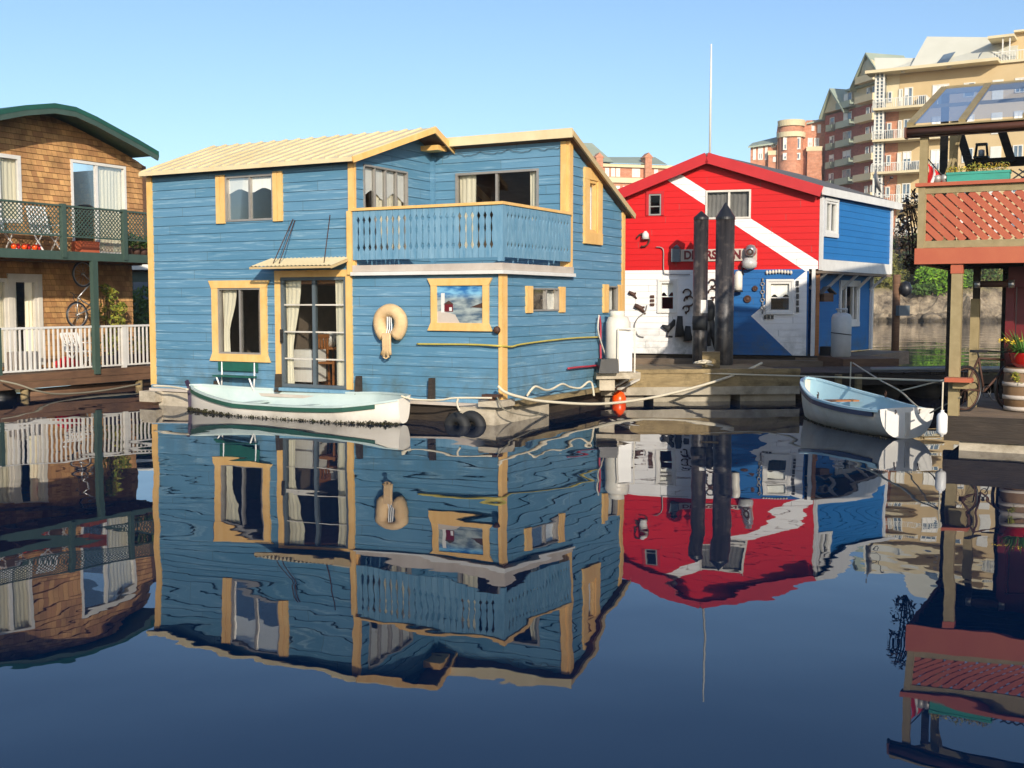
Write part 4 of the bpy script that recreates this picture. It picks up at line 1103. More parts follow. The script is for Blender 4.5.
# satellite dish
x = RS.onY(874, 185, 1.0)[0]; sdz = 5.5
dp = thing('satellite_dish', RS.P(4.8, .6, 5.0), 0, 'grey satellite dish on the roof of the painted house', 'satellite dish')
dc = Vector(at(875.5, 182, RS.P(4.8, .6, 0)[1]))
t = MB(); ax_ = Vector((.95, -.3, .25)); t.lathe(dc, [(.001, -.0), (.2, .02), (.36, .09), (.37, .09), (.2, .0), (.001, -.03)], 24, axis=ax_); t.build('reflector', 'alu', dp)
t = MB(); t.tube([dc+ax_*.02, dc+Vector((.28, -.1, -.12)), dc+ax_*.42], .012, 5); t.lathe(dc+ax_*.4, [(.03, 0), (.04, .08)], 8, axis=ax_); t.build('feed_arm', 'blackpaint', dp)
t = MB(); t.tube([dc, dc-Vector((0, 0, .75))], .025, 6); t.build('mount', 'alu', dp)
# sign  (lettering built as solid letters)
sg = RA.rect(679, 249, 757, 261, -.05)
sn = thing('name_sign', RA.P((sg[0]+sg[1])/2, -.03, sg[2]), RA.deg, 'carved pinkish plank sign with red letters hung across the red wall behind the piles', 'sign')
t = MB(); t.box(RA, sg[0], sg[1], -.05, -.02, sg[2], sg[3]); t.build('board', 'pinkgrey', sn)
def text3d(txt, fr, x0, x1, y, z0, h, m, parent, name='lettering'):
    cu = bpy.data.curves.new(name, 'FONT'); cu.body = txt; cu.size = h*1.38; cu.extrude = .006; cu.space_character = 1.02; cu.offset = .012
    tmp = bpy.data.objects.new('tmp', cu); COL.objects.link(tmp)
    dg = bpy.context.evaluated_depsgraph_get(); me = bpy.data.meshes.new_from_object(tmp.evaluated_get(dg)); bpy.data.objects.remove(tmp)
    xs = [v.co.x for v in me.vertices]; w_ = max(xs)-min(xs); s = (x1-x0)/w_
    vs = [fr.P(x0+(v.co.x-min(xs))*s, y-v.co.z, z0+v.co.y) for v in me.vertices]
    mb = MB(); mb.add(vs, [tuple(p.vertices) for p in me.polygons]); bpy.data.meshes.remove(me)
    return mb.build(name, m, parent)
sw = sg[1]-sg[0]
text3d('DIVERS DEN', RA, RA.onY(684.5, 255)[0], RA.onY(741, 255)[0], -.058, sg[2]+.06, .22, 'red' if False else 'maroon', sn)

def blob(name, mats, pts, r, label, cat, group=None, n=8, taper=None):
    return MB().tube(pts, r, n, taper=taper).build(name, mats, None, label=label, cat=cat, group=group)
def apt(px, py, y=-.06):
    x, z = RA.onY(px, py, y); return RA.P(x, y, z)
OUT = Vector(RA.P(0, -1, 0))-Vector(RA.P(0, 0, 0))
# wall clutter
lp = thing('wall_lamp', apt(645, 235), RA.deg, 'small white lamp with a coiled hose below it, high on the red wall', 'lamp')
t = MB(); t.lathe(apt(645.5, 233, -.1), [(.1, -.16), (.09, -.03), (.03, .05)], 12); t.build('shade', 'white', lp)
t = MB(); t.torus(apt(643, 240, -.08), .17, .022, OUT, 18, 5, a0=.5, a1=5.2); t.build('coil', 'iron', lp)
t = MB(); t.box(RA, RA.onY(672.5, 255)[0], RA.onY(681, 255)[0], -.22, -.03, RA.onY(676, 262)[1], RA.onY(676, 249)[1]); t.lathe(apt(676.5, 248, -.12), [(.13, 0), (.02, .09)], 4)
t.build('lantern', 'darkgrey', None, label='grey box lantern at the left end of the name sign', cat='lantern')
hm = thing('diving_helmet', apt(751, 258), RA.deg, 'old metal diving helmet and chest plate hung at the right end of the name sign', 'helmet')
t = MB(); t.lathe(apt(750.5, 256, -.16), [(.001, .3), (.1, .27), (.15, .18), (.15, .08), (.1, .0), (.001, -.02)], 16); t.build('dome', 'chrome', hm)
t = MB(); t.lathe(apt(749.5, 264, -.16), [(.12, .16), (.2, .04), (.18, -.08), (.05, -.14)], 14); t.build('chest_plate', 'tankgrey', hm)
t = MB(); t.torus(apt(750, 252, -.32), .07, .02, OUT, 14, 6); t.build('port', 'iron', hm)
t = MB(); t.tube([apt(743, 262), apt(742, 268), apt(743.5, 275)], .02, 5); t.build('strap', 'black', hm)
rope('wall_conduit', [apt(656, 247), apt(663, 249), apt(663.5, 262), apt(664, 272), apt(668, 274.2), apt(690, 274.5)], .014, 'alu', 'thin grey conduit bending from the red boards onto the white boards', 'pipe')
for (px, py, r_, lab) in ((647, 294, .09, 'small dark anchor shaped ornament near the top of the white wall'), (654.5, 308, .12, 'dark flat fish shaped ornament left of the small window')):
    t = MB(); c = Vector(apt(px-14 if py < 300 else px-14, py, -.04)); t.tube([c+Vector((-r_*1.3, 0, r_*.6)), c, c+Vector((r_*1.1, 0, -r_*1.4))], r_*.45, 6, taper=[r_*.5, r_*.55, r_*.2]); t.tube([c+Vector((-r_, 0, 0)), c+Vector((r_*.9, 0, r_*.2))], .03, 5)
    t.build('wall_ornament', 'iron', None, label=lab, cat='ornament')
rope('coiled_hose', [apt(647, 305), apt(645, 312), apt(638, 318), apt(634.5, 326), apt(638, 335), apt(644, 337)], .014, 'alu', 'thin grey hose looping down the white wall beside the white cabinet', 'hose')
for k, (py) in enumerate((296.5, 300.5, 304.5)):
    t = MB(); t.box(RA, RA.onY(650.5, py)[0], RA.onY(654.5, py)[0], -.05, -.02, RA.onY(652, py+1.3)[1], RA.onY(652, py-1.3)[1])
    t.build('small_plaque', 'iron', None, label=['topmost', 'middle', 'lowest'][k]+' of three tiny dark plaques left of the small white window', cat='plaque', group='tiny plaques on the white wall')
an_ = thing('cast_ornament', apt(667, 328), RA.deg, 'dark cast iron bird shaped ornament under the small white window', 'ornament')
t = MB(); c = Vector(apt(668, 327, -.06)); t.tube([c+Vector((-.16, 0, .04)), c+Vector((0, 0, -.05)), c+Vector((.13, 0, .08)), c+Vector((.17, 0, .2))], .07, 8, taper=[.03, .1, .07, .03]); t.build('body', 'black', an_)
t = MB(); t.tube([c+Vector((0, 0, -.1)), c+Vector((-.02, 0, -.24)), c+Vector((.12, 0, -.26))], .025, 6); t.build('foot', 'black', an_)
for (px, py, R_) in ((687, 293, .1), (689, 301, .13), (686, 309, .08), (712.5, 283, .09), (713, 293, .12)):
    t = MB(); t.torus(apt(px, py, -.05), R_, .022, OUT, 16, 5, a0=.4, a1=5.6); t.box(Fr(*apt(px, py, -.04)[:2], RA.deg), -.02, .02, 0, .03, apt(px, py)[2]-R_*1.7, apt(px, py)[2]-R_)
    t.build('iron_ring', 'iron', None, label={687: 'curled iron ring at the top of the hanging gear left of the piles', 689: 'largest curled iron ring in the gear left of the piles', 686: 'small lowest iron ring in the gear left of the piles', 712.5: 'upper iron ring showing between the two black piles', 713: 'lower iron ring showing between the two black piles'}[px], cat='iron ring', group='iron rings hung on the white wall')
for (p, lab) in ((((680, 316), (679.5, 325), (680, 337)), 'black rubber boot hanging on the white wall, left one of the pair'), (((688, 326), (687.5, 332), (688.5, 341)), 'brown and black boot hanging just left of the slim pile')):
    blob('rubber_boot', 'black', [apt(*q_, -.14) for q_ in p], .1, lab, 'boot', 'boots hung on the white wall', 8, taper=[.07, .09, .14])
ws = thing('wetsuit', apt(711, 320), RA.deg, 'black wetsuit hanging between the two piles', 'wetsuit')
t = MB(); t.tube([apt(710, 300, -.12), apt(710, 308, -.14), apt(709, 320, -.14)], .12, 10, taper=[.06, .17, .13]); t.build('body', 'black', ws)
for q_ in (((708, 320), (708, 334), (709, 346)), ((711, 320), (713, 335), (716, 349))):
    t = MB(); t.tube([apt(*k, -.14) for k in q_], .07, 8, taper=[.09, .07, .05]); t.build('leg', 'black', ws)
t = MB(); t.lathe(apt(738.3, 290, -.16), [(.02, -.02), (.1, 0), (.105, .1), (.105, .38), (.07, .47), (.01, .5)], 16); t.lathe(apt(738.3, 291, -.16), [(.12, -.03), (.12, .02)], 16, m=1)
t.build('glass_float', ['tankwhite', 'blackpaint'], None, label='white capsule shaped tank hung on the deep blue wall right of the thick pile', cat='tank')
for (px, py, r_, lab) in ((755, 288.5, .055, 'small round brass gauge on the deep blue wall, upper one'), (747.5, 299, .08, 'round grey dial on the deep blue wall, lower one')):
    t = MB(); t.torus(apt(px, py, -.05), r_, .02, OUT, 14, 5); t.lathe(apt(px, py, -.02), [(r_, 0), (r_, .03)], 14, axis=OUT); t.build('gauge', 'iron', None, label=lab, cat='gauge')
t = MB()
for i in range(9): t.torus(apt(762.5, 280+i*4, -.04), .045, .014, OUT if i % 2 else Vector((1, 0, 0)), 10, 5)
t.build('hanging_chain', 'alu', None, label='chain hanging left of the window in the white arrow', cat='chain')
t = MB()
for i in range(9):
    c = apt(767+i*3, 272+abs(i-4)*.25, -.05); t.lathe(c, [(.001, -.05), (.04, 0), (.03, .05), (.001, .07)], 8)
t.build('string_of_shells', 'offwhite', None, label='string of small pale shells above the window in the white arrow', cat='shells')
t = MB()
for i in range(5):
    c = RA.onY(797.5, 283+i*6.6, -.03); t.box(RA, c[0]-.035, c[0]+.035, -.05, -.02, c[1]-.07, c[1]+.06)
t.build('string_of_plaques', 'blackpaint', None, label='vertical string of black plaques right of the window in the white arrow', cat='plaques')
t = MB(); c = RA.onY(768.5, 317, -.03)
for i in range(3): t.box(RA, c[0]-.12+i*.09, c[0]-.05+i*.09, -.05, -.02, c[1]-.05, c[1]+.05)
t.build('name_letters', 'blackpaint', None, label='three tiny black blocks under the window in the white arrow', cat='plaques')
# gas tank at the side wall, birdhouse, lamp post
gx = W.onZ(838.5, 354.5, .83); r_ = 9.7/F*gx[1]; zt = at(838.5, 308, gx[1])[2]
gt = thing('gas_tank', (gx[0], gx[1]-.2, .72), 0, 'tall pale grey gas tank strapped beside the bright blue side wall', 'gas tank')
cc = (gx[0], gx[1]-.2, .72); hh = zt-.72-.12
t = MB(); t.lathe(cc, [(r_*.8, 0), (r_*.82, .06), (r_, .09), (r_, hh-.12), (r_*.86, hh-.04), (r_*.5, hh), (.01, hh+.01)], 28); t.build('cylinder', 'tankgrey', gt)
t = MB(); t.torus((cc[0], cc[1], zt-.03), r_*.5, .025, (0, 0, 1), 18, 6)
for a_ in range(3): t.tube([(cc[0]+r_*.5*math.cos(a_*2.1), cc[1]+r_*.5*math.sin(a_*2.1), zt-.14), (cc[0]+r_*.5*math.cos(a_*2.1), cc[1]+r_*.5*math.sin(a_*2.1), zt-.03)], .02, 5)
t.build('collar', 'tankgrey', gt)
t = MB(); t.torus((cc[0], cc[1], .72+hh*.55), r_+.005, .012, (.12, 0, 1), 28, 5); t.build('strap', 'black', gt)
bx_ = at(825.5, 297, P1[1]+.3); fbh = Fr(bx_[0], bx_[1]-.3, 10)
bh = thing('birdhouse', (bx_[0], bx_[1], bx_[2]-.12), 10, 'little brown birdhouse fixed at the corner of the bright blue wall', 'birdhouse')
t = MB(); t.box(fbh, -.13, .13, 0, .25, bx_[2]-.12, bx_[2]+.1); t.build('box', 'brownwood', bh)
t = MB(); t.bar(fbh.P(-.2, .12, bx_[2]+.07), fbh.P(.0, .12, bx_[2]+.26), .32, .025); t.bar(fbh.P(.2, .12, bx_[2]+.07), fbh.P(.0, .12, bx_[2]+.26), .32, .025); t.build('roof', 'roofgrey', bh)
t = MB(); t.box(RS, .35, .7, -.25, .1, .72, 1.0); t.build('black_crate', 'blackpaint', None, label='low black crate at the foot of the pale grey gas tank', cat='crate')
bp0 = RS.P(LS+.15, -.15, 0)
pst = thing('service_post', (bp0[0], bp0[1], .6), 0, 'reddish brown post with black lamp and meter box behind the bright blue side wall', 'post')
t = MB(); t.lathe((bp0[0], bp0[1], 0), [(.11, .3), (.11, 2.95)], 12); t.build('pole', 'brownwood', pst)
t = MB(); t.lathe((bp0[0]+.22, bp0[1]-.1, 2.3), [(.02, 0), (.17, .1), (.2, .25), (.12, .42), (.02, .45)], 12); t.build('lamp', 'blackpaint', pst)
t = MB(); t.box(Fr(bp0[0], bp0[1], 20), -.1, .28, -.26, -.12, 1.75, 2.05); t.build('meter_box', 'darkgrey', pst)

# ================================================================ gear between the two houses (white tank, cabinet, orange buoy)
g = W.onZ(618.5, 372, .71); c = (g[0], g[1]+.15)
pf = MB(); fpf = Fr(g[0], g[1], FD.deg)
pf.box(fpf, -.5, .42, -.2, .9, .58, .71); pf.box(fpf, -.42, -.1, -.12, .6, .34, .58)
pf.build('landing_stage', 'concretew', None, label='pale concrete landing block at the rear corner of the light blue house', cat='landing')
wt = thing('gas_tank', (c[0], c[1], .71), 0, 'tall cream white gas tank at the rear corner of the light blue house', 'gas tank')
r_ = 12.3/F*c[1]; zt = at(618.5, 317, c[1])[2]; hh = zt-.71
t = MB(); t.lathe((c[0], c[1], .71), [(r_*.85, 0), (r_, .04), (r_, hh-.12), (r_*.8, hh), (.01, hh+.02)], 28); t.build('cylinder', 'tankwhite', wt)
t = MB(); zc = at(617, 310, c[1])[2]; t.lathe((c[0]-.02, c[1], zt-.02), [(r_*.62, 0), (r_*.62, zc-zt), (r_*.57, zc-zt), (r_*.57, 0)], 20); t.build('collar', 'tankwhite', wt)
c2 = W.onZ(625.5, 372, .71); fc = Fr(c2[0], c2[1]-.1, FD.deg)
cb_ = thing('cabinet', (c2[0], c2[1], .71), FD.deg, 'narrow white cabinet with a thin frame in front of the cream white gas tank', 'cabinet')
zt = at(625, 328.5, c2[1])[2]
t = MB(); t.box(fc, -.15, .12, -.02, .2, .73, zt-.06); t.build('body', 'whiteplastic', cb_)
t = MB()
for x in (-.18, .17): t.bar(fc.P(x, -.05, .71), fc.P(x, -.05, zt), .03, .03)
t.bar(fc.P(-.18, -.05, zt), fc.P(.17, -.05, zt), .03, .03); t.build('frame', 'offwhite', cb_)
c3 = W.onZ(608, 373, .71); f3 = Fr(c3[0], c3[1]-.1, FD.deg); t = MB()
z3 = at(608, 359, c3[1])[2]
t.prism([f3.P(-.2, 0, .71), f3.P(.22, 0, .71), f3.P(.2, 0, z3), f3.P(-.15, 0, z3)], Vector(f3.P(0, .35, 0))-Vector(f3.P(0, 0, 0)))
t.build('black_box', 'blackpaint', None, label='black battery box beside the cream white gas tank', cat='box')
gb = W.onZ(619, 403, 0); t = MB(); t.lathe((gb[0], gb[1], -.1), [(.001, -.1), (.1, -.05), (.15, .08), (.15, .22), (.1, .32), (.03, .36), (.03, .40)], 20)
t.build('buoy', 'orange', None, label='bright orange buoy floating against the dock edge', cat='buoy')
for k, (a_, b_) in enumerate((((611, 388), (640, 371.5)), ((619, 389), (649, 373.5)))):
    p = Vector(at(*a_, 23.6)); q_ = Vector(at(*b_, 24.5)); t = MB(); t.bar(p, q_, .09, .04)
    t.build('plank', 'offwhite', None, label=('long pale plank leaning from the water onto the dock, upper one' if k == 0 else 'lower pale plank leaning onto the dock beside the orange buoy'), cat='plank', group='planks at the dock edge')

# ================================================================ ropes
def rp(pts, *a, **k): return rope('mooring_rope', [at(*p) for p in pts], *a, **k)
rp([(498, 386, 19.5), (505, 392, 19.5), (520, 397, 19.7), (545, 401.5, 20.2), (600, 404, 21.5), (650, 398, 22.7), (700, 386, 23.7), (740, 373, 24.5), (762, 363, 24.9)], .028, 'rope', 'thick white rope sagging from the light blue house corner to the dock')
rp([(634, 371.5, 24.4), (660, 371.5, 24.4), (700, 373, 24.3), (760, 375, 24.0), (830, 377, 21.5), (900, 379.5, 18.5), (944, 381, 16.5)], .018, 'rope', 'long thin white line stretched level along the dock to the shelf post')
rp([(527, 396, 20.2), (531, 390, 20.2), (536, 386.5, 20.3), (545, 390, 20.6), (552, 389, 20.9), (562, 384, 21.2), (570, 387, 21.5), (580, 388, 21.8), (588, 382, 22), (592, 384, 22.1), (594, 396, 22.1)], .022, 'rope', 'wavy pale rope looped along the foot of the light blue side wall')
rp([(401, 396, 19.8), (415, 399.5, 19.8), (440, 400, 19.6), (455, 398, 19.5), (492, 398, 19.4)], .018, 'rope', 'rope from the stern of the long white rowing boat to the house corner')
rp([(153, 386, 22.9), (170, 386.5, 22.7), (188, 389.5, 22.2)], .022, 'rope', 'short white rope from the left house corner to the bow of the long rowing boat')
rp([(0, 380.5, 24.6), (18, 384.5, 24.6), (38, 391, 24.8), (60, 394, 25.4), (100, 391, 26.6), (140, 384, 28)], .022, 'ropegrey', 'slack grey rope under the edge of the brown house deck')
rp([(853, 363, 24.2), (880, 380, 21.5), (900, 391, 19.5), (912, 402, 18.3), (921, 409.5, 17.7)], .014, 'rope', 'line slanting from the dock to the transom of the white dinghy')
rp([(900, 391, 19.5), (920, 386, 18), (944, 380, 16.6)], .012, 'rope', 'thin line from the dinghy rope junction up to the shelf post')
rp([(851, 362, 24.2), (850.5, 375, 24.1), (850, 389, 24.1)], .014, 'rope', 'short line hanging straight down the dock face behind the white dinghy')
rp([(961, 397, 16.3), (945, 405, 16.6), (930, 413, 17.3)], .012, 'ropegrey', 'grey line from the shelf post down to the dinghy transom')
rp([(684, 372, 24.5), (684, 385, 24.5), (683, 396, 24.5)], .01, 'rope', 'thin white line hanging down the concrete dock face')
rp([(497, 397, 19.4), (505, 410, 19.3), (530, 416, 19.9), (541, 413, 20.4)], .012, 'ropegrey', 'dark line drooping around the concrete float corner')
rp([(458, 399, 19.4), (457, 404, 19.3), (460, 411, 19.2)], .02, 'rope', 'short doubled rope holding the outer tyre')
p = Vector(at(943, 382, 16.15)); q_ = Vector(at(942, 411, 16.15))
rope('fender_line', [p, p.lerp(q_, .5), q_], .012, 'rope', 'thin line holding the white fender under the shelf', 'rope')
zf0 = at(942, 437, 16.15)[2]; zf1 = at(942, 410, 16.15)[2]; hf = zf1-zf0
fd = thing('boat_fender', (p[0], 16.15, zf0), 0, 'white cylindrical fender hanging over the water beside the wooden platform', 'fender')
t = MB(); t.lathe((at(942, 425, 16.15)[0], 16.15, zf0), [(.02, 0), (.025, .03), (.06, .045), (.075, .08), (.075, hf-.09), (.06, hf-.055), (.025, hf-.03), (.025, hf)], 18); t.build('body', 'whiteplastic', fd)
# ================================================================ brown shingled floating house (left)
K0 = W.onZ(20, 398, 0)
FK = Fr(K0[0], K0[1], 61.8)
YU, YL = 1.2, 1.55
bh_ = thing('shingle_house', (K0[0], K0[1], 0), 61.8, 'brown cedar shingled houseboat with curved green roof edge and two decks', 'houseboat')
# roof outline, measured on the plane of its front edge
YF = .35
top = [FK.onY(px, py, YF) for px, py in ((0, 109.5), (26, 105), (55, 103), (76, 106.8), (97, 116.5), (117, 127.5), (138, 139), (159, 151.5))]
x_r = top[2][0]; lft = [(2*top[0][0]-a[0]-.0, a[1]) for a in top[:0]]
rl = [(-3.2, 5.0), (-2.2, 5.6), (-1.2, 6.05)]+top
roofm = MB(); n = len(rl)
vs = [FK.P(x, y, z-dz) for y in (YF, 7.2) for dz in (0, .11) for x, z in rl]
fs = [(i, i+1, 2*n+i+1, 2*n+i) for i in range(n-1)]+[(n+i, 3*n+i, 3*n+i+1, n+i+1) for i in range(n-1)]
fs += [(i, n+i, n+i+1, i+1) for i in range(n-1)]+[(2*n+i, 2*n+i+1, 3*n+i+1, 3*n+i) for i in range(n-1)]+[(n-1, 2*n-1, 4*n-1, 3*n-1), (0, 2*n, 3*n, n)]
roofm.add(vs, fs); roofm.build('roof', 'green', bh_)
t = MB()
for i in range(n-1): t.bar(FK.P(rl[i][0], YF+.03, rl[i][1]-.17), FK.P(rl[i+1][0], YF+.03, rl[i+1][1]-.17), .04, .13)
t.build('fascia', 'greengrey', bh_)
# walls
xu1 = FK.onY(144.6, 170, YU)[0]
A1_ = FK.rect(71, 163, 126, 240, YU); A1_ = (A1_[0], A1_[1], 3.36, A1_[3])
A2_ = FK.rect(-25, 153, 20.5, 200, YU); A2_ = (A2_[0], A2_[1], 4.0, A2_[3])
wk = MB()
def ztop(x):
    for i in range(n-1):
        if rl[i][0] <= x <= rl[i+1][0]:
            return rl[i][1]+(rl[i+1][1]-rl[i][1])*(x-rl[i][0])/(rl[i+1][0]-rl[i][0])-.17
    return rl[-1][1]-.3
xs_ = sorted([-3.0, xu1]+[p[0] for p in rl if -3 < p[0] < xu1])
def wallstrip(y, holes, z0, ztopf, xs_):
    for i in range(len(xs_)-1):
        a, b = xs_[i], xs_[i+1]
        siding(wk, FK, [[(a, z0), (b, z0), (b, ztopf(b)), (a, ztopf(a))]], holes, y=y, z0=0, course=.135, lap=.018, gap=.004, m=0, im=1)
wallstrip(YU, [A1_, A2_], 3.2, ztop, xs_)
xl1 = FK.onY(133, 320, YL)[0]
D1 = FK.rect(-24, 278, 8.5, 372, YL); D1 = (D1[0], D1[1], .62, D1[3]); D2 = FK.rect(12.5, 279, 38, 372, YL); D2 = (D2[0], D2[1], .62, D2[3])
wallstrip(YL, [D1, D2], .5, lambda x: 3.15, [-3.0, xl1])
for x, z1_ in ((xu1, ztop(xu1)), ): wk.poly([FK.P(x, YU, 3.2), FK.P(x, 7, 3.2), FK.P(x, 7, z1_), FK.P(x, YU, z1_)], 0)
wk.poly([FK.P(xl1, YL, .5), FK.P(xl1, 7, .5), FK.P(xl1, 7, 3.2), FK.P(xl1, YL, 3.2)], 0)
wk.poly([FK.P(-3, YL, .5), FK.P(-3, 7, .5), FK.P(-3, 7, 5.0), FK.P(-3, YL, 5.0)], 0)
wk.poly([FK.P(-3, 7, .5), FK.P(xl1, 7, .5), FK.P(xu1, 7, 5.2), FK.P(1, 7, 6), FK.P(-3, 7, 5.0)], 0)
wk.box(FK, -2.9, xu1-.02, YU+.15, 6.9, 3.12, 3.2, 1)
wk.build('wall', ['shingle', 'room'], bh_)
window(bh_, FK, *A1_, y=YU, mull=(.46,), frame=('white', .07), curtains=((.52, .98, 0),), cmat='curtain', name='sliding_door')
window(bh_, FK, *A2_, y=YU, mull=(.5,), frame=('white', .09), curtains=((.05, .95, 0),), cmat='curtain')
window(bh_, FK, *D1, y=YL, frame=('offwhite', .09), curtains=((.0, 1, 0),), name='glass_door', cmat='curtain')
window(bh_, FK, *D2, y=YL, frame=('offwhite', .08), trim=('offwhite', .12), sill=0, curtains=((.62, 1, 0), (.0, .28, 0)), name='glass_door', cmat='curtain')
t = MB(); t.box(FK, xu1-.1, xu1+.02, YU-.03, YU+.05, 3.2, ztop(xu1)); t.build('corner_board', 'brownwood', bh_)
# decks
XD0, XD1 = -3.2, 5.6
t = MB(); t.box(FK, XD0, XD1, .0, YU+.3, 3.27, 3.33); t.build('upper_deck', 'deckwood', bh_)
t = MB(); t.box(FK, XD0, XD1, -.05, .0, 3.13, 3.33); t.build('deck_beam', 'greengrey', bh_)
t = MB()
for i in range(16): t.box(FK, XD0+.5*i, XD0+.5*i+.07, .0, YU+.3, 3.12, 3.265)
t.build('joists', 'brownwood', bh_)
t = MB(); t.box(FK, XD0, 4.6, .02, YL+.2, .47, .53); t.build('lower_deck', 'deckwood', bh_)
t = MB(); t.box(FK, XD0, 4.6, -.04, .015, .36, .53); t.box(FK, XD0, 4.6, -.03, .015, .20, .352); t.build('deck_skirt', 'brownwood', bh_)
t = MB()
for i in range(5): a = -2.6+i*.62; t.tube([FK.P(a, .25, .02), FK.P(a, 5.5, .02)], .24, 14)
t.build('float', 'blackpaint', bh_)
t = MB(); t.tube([FK.P(.35, .25, .03), FK.P(2, .3, .05), FK.P(4.4, .25, .04)], .13, 9, taper=[.13, .12, .1]); t.build('float_log', 'brownwood', bh_)
for x in (.2, 3.6):
    t = MB(); t.tube([FK.P(x, .1, -.2), FK.P(x, .1, .22)], .09, 10); t.build('float_pile', 'docktan', bh_)
# upper railing with lattice
yr = -.03
t = MB(); t.box(FK, XD0, XD1, yr-.04, yr+.04, 4.35, 4.395); t.box(FK, XD0, XD1, yr-.015, yr+.025, 3.66, 3.70); t.build('handrail', 'greengrey', bh_)
for px in (63, 124, 185):
    x = FK.onY(px, 230, yr)[0]; t = MB(); t.box(FK, x-.06, x+.06, yr-.06, yr+.05, 3.18, 4.42); t.build('rail_post', 'greengrey', bh_)
x = FK.onY(2, 230, yr)[0]
t = MB(); a = XD0; H = 4.35-3.70; step = .105
k = -8
while XD0+k*step < XD1:
    for sgn in (0, 1):
        xa = XD0+k*step; p0 = (xa, 3.70) if not sgn else (xa+H, 3.70); p1 = (xa+H, 4.35) if not sgn else (xa, 4.35)
        # clip
        def cl(p, q_, lo, hi):
            (x0, z0), (x1, z1) = p, q_
            if max(x0, x1) < lo or min(x0, x1) > hi: return None
            def f(x): return (x, z0+(z1-z0)*(x-x0)/(x1-x0))
            aa = f(lo) if x0 < lo else (f(hi) if x0 > hi else p); bb = f(lo) if x1 < lo else (f(hi) if x1 > hi else q_)
            return aa, bb
        r_ = cl(p0, p1, XD0, XD1)
        if r_: t.bar(FK.P(r_[0][0], yr+.003+.012*sgn, r_[0][1]), FK.P(r_[1][0], yr+.003+.012*sgn, r_[1][1]), .008, .022)
    k += 1
t.build('lattice', 'greengrey', bh_)
x = FK.onY(94, 300, -.02)[0]; t = MB(); t.box(FK, x-.075, x+.075, -.1, .02, .42, 3.13); t.build('deck_post', 'greengrey', bh_)
# lower white railing
t = MB(); t.box(FK, XD0, 4.6, .0, .07, 1.535, 1.585); t.box(FK, XD0, 4.6, .015, .055, .58, .62); t.build('lower_handrail', 'white', bh_)
xx = -1.1
i = 0
while xx < 4.55:
    w_ = .018 if i % 11 else .035
    t = MB(); t.box(FK, xx-w_, xx+w_, .02, .05, .62, 1.535); t.build('baluster', 'white', bh_); xx += .13; i += 1
x = FK.onY(124, 350, .03)[0]; t = MB(); t.box(FK, x-.06, x+.06, .0, .075, .5, 1.55); t.build('rail_post', 'white', bh_)
x = FK.onY(-1, 350, .03)[0]; t = MB(); t.box(FK, x-.05, x+.05, .0, .075, .5, 1.58); t.build('rail_post', 'greengrey', bh_)

def chair(fr, x, y, z, name, label, m, back=.95, lat=True, group=None, w_=.5):
    c = thing(name, fr.P(x, y, z), fr.deg, label, 'chair', group)
    t = MB(); t.box(fr, x-w_/2, x+w_/2, y-.22, y+.22, z+.40, z+.43); t.build('seat', m, c)
    t = MB()
    t.bar(fr.P(x-w_/2, y+.2, z+.42), fr.P(x-w_/2, y+.36, z+back), .03, .03); t.bar(fr.P(x+w_/2, y+.2, z+.42), fr.P(x+w_/2, y+.36, z+back), .03, .03); t.bar(fr.P(x-w_/2, y+.36, z+back), fr.P(x+w_/2, y+.36, z+back), .03, .04)
    if lat:
        for i in range(7):
            u = -w_/2+w_*(i+.5)/7; t.bar(fr.P(x+u, y+.2, z+.44), fr.P(x+u, y+.355, z+back), .035, .01)
        for i in range(6):
            v = (i+.5)/6; t.bar(fr.P(x-w_/2, y+.2+.16*v, z+.43+(back-.43)*v), fr.P(x+w_/2, y+.2+.16*v, z+.43+(back-.43)*v), .035, .01)
    t.build('backrest', m, c)
    for sx in (-1, 1):
        for sy in (-1, 1):
            t = MB(); t.bar(fr.P(x+sx*(w_/2-.03), y+sy*.18, z+.42), fr.P(x+sx*(w_/2+.02), y-sy*.2, z), .025, .025); t.build('leg', m, c)
        t = MB(); t.bar(fr.P(x+sx*(w_/2+.01), y-.2, z+.62), fr.P(x+sx*(w_/2+.01), y+.26, z+.62), .04, .02); t.build('armrest', m, c)
    return c
xx = FK.onY(45, 230, .55)[0]
chair(FK, xx, .5, 3.33, 'garden_chair', 'white woven folding garden chair on the upper deck of the shingled house', 'whiteplastic', 1.05)
xx = FK.onY(4, 230, .55)[0]
chair(FK, xx-.1, .55, 3.33, 'garden_chair', 'white woven garden chair at the left picture edge on the upper deck', 'whiteplastic', 1.0)
x0_, z0_ = FK.onY(25, 246, .4); t = MB()
for i in range(6): t.lathe(FK.P(x0_-.3+i*.14, .4+.05*(i % 2), 3.33), [(.01, .0), (.05, .03), (.07, .09), (.04, .14), (.01, .15)], 10, m=i % 2)
t.build('flower_row', ['orange', 'flagred'], None, label='row of orange and red blooms in low pots on the upper deck floor', cat='flowers')
x0_ = FK.onY(90, 240, .5)[0]; t = MB(); t.box(FK, x0_-.35, x0_+.2, .4, .75, 3.34, 3.62); t.build('storage_box', 'coral', None, label='coral red box on the upper deck before the glass door', cat='box')
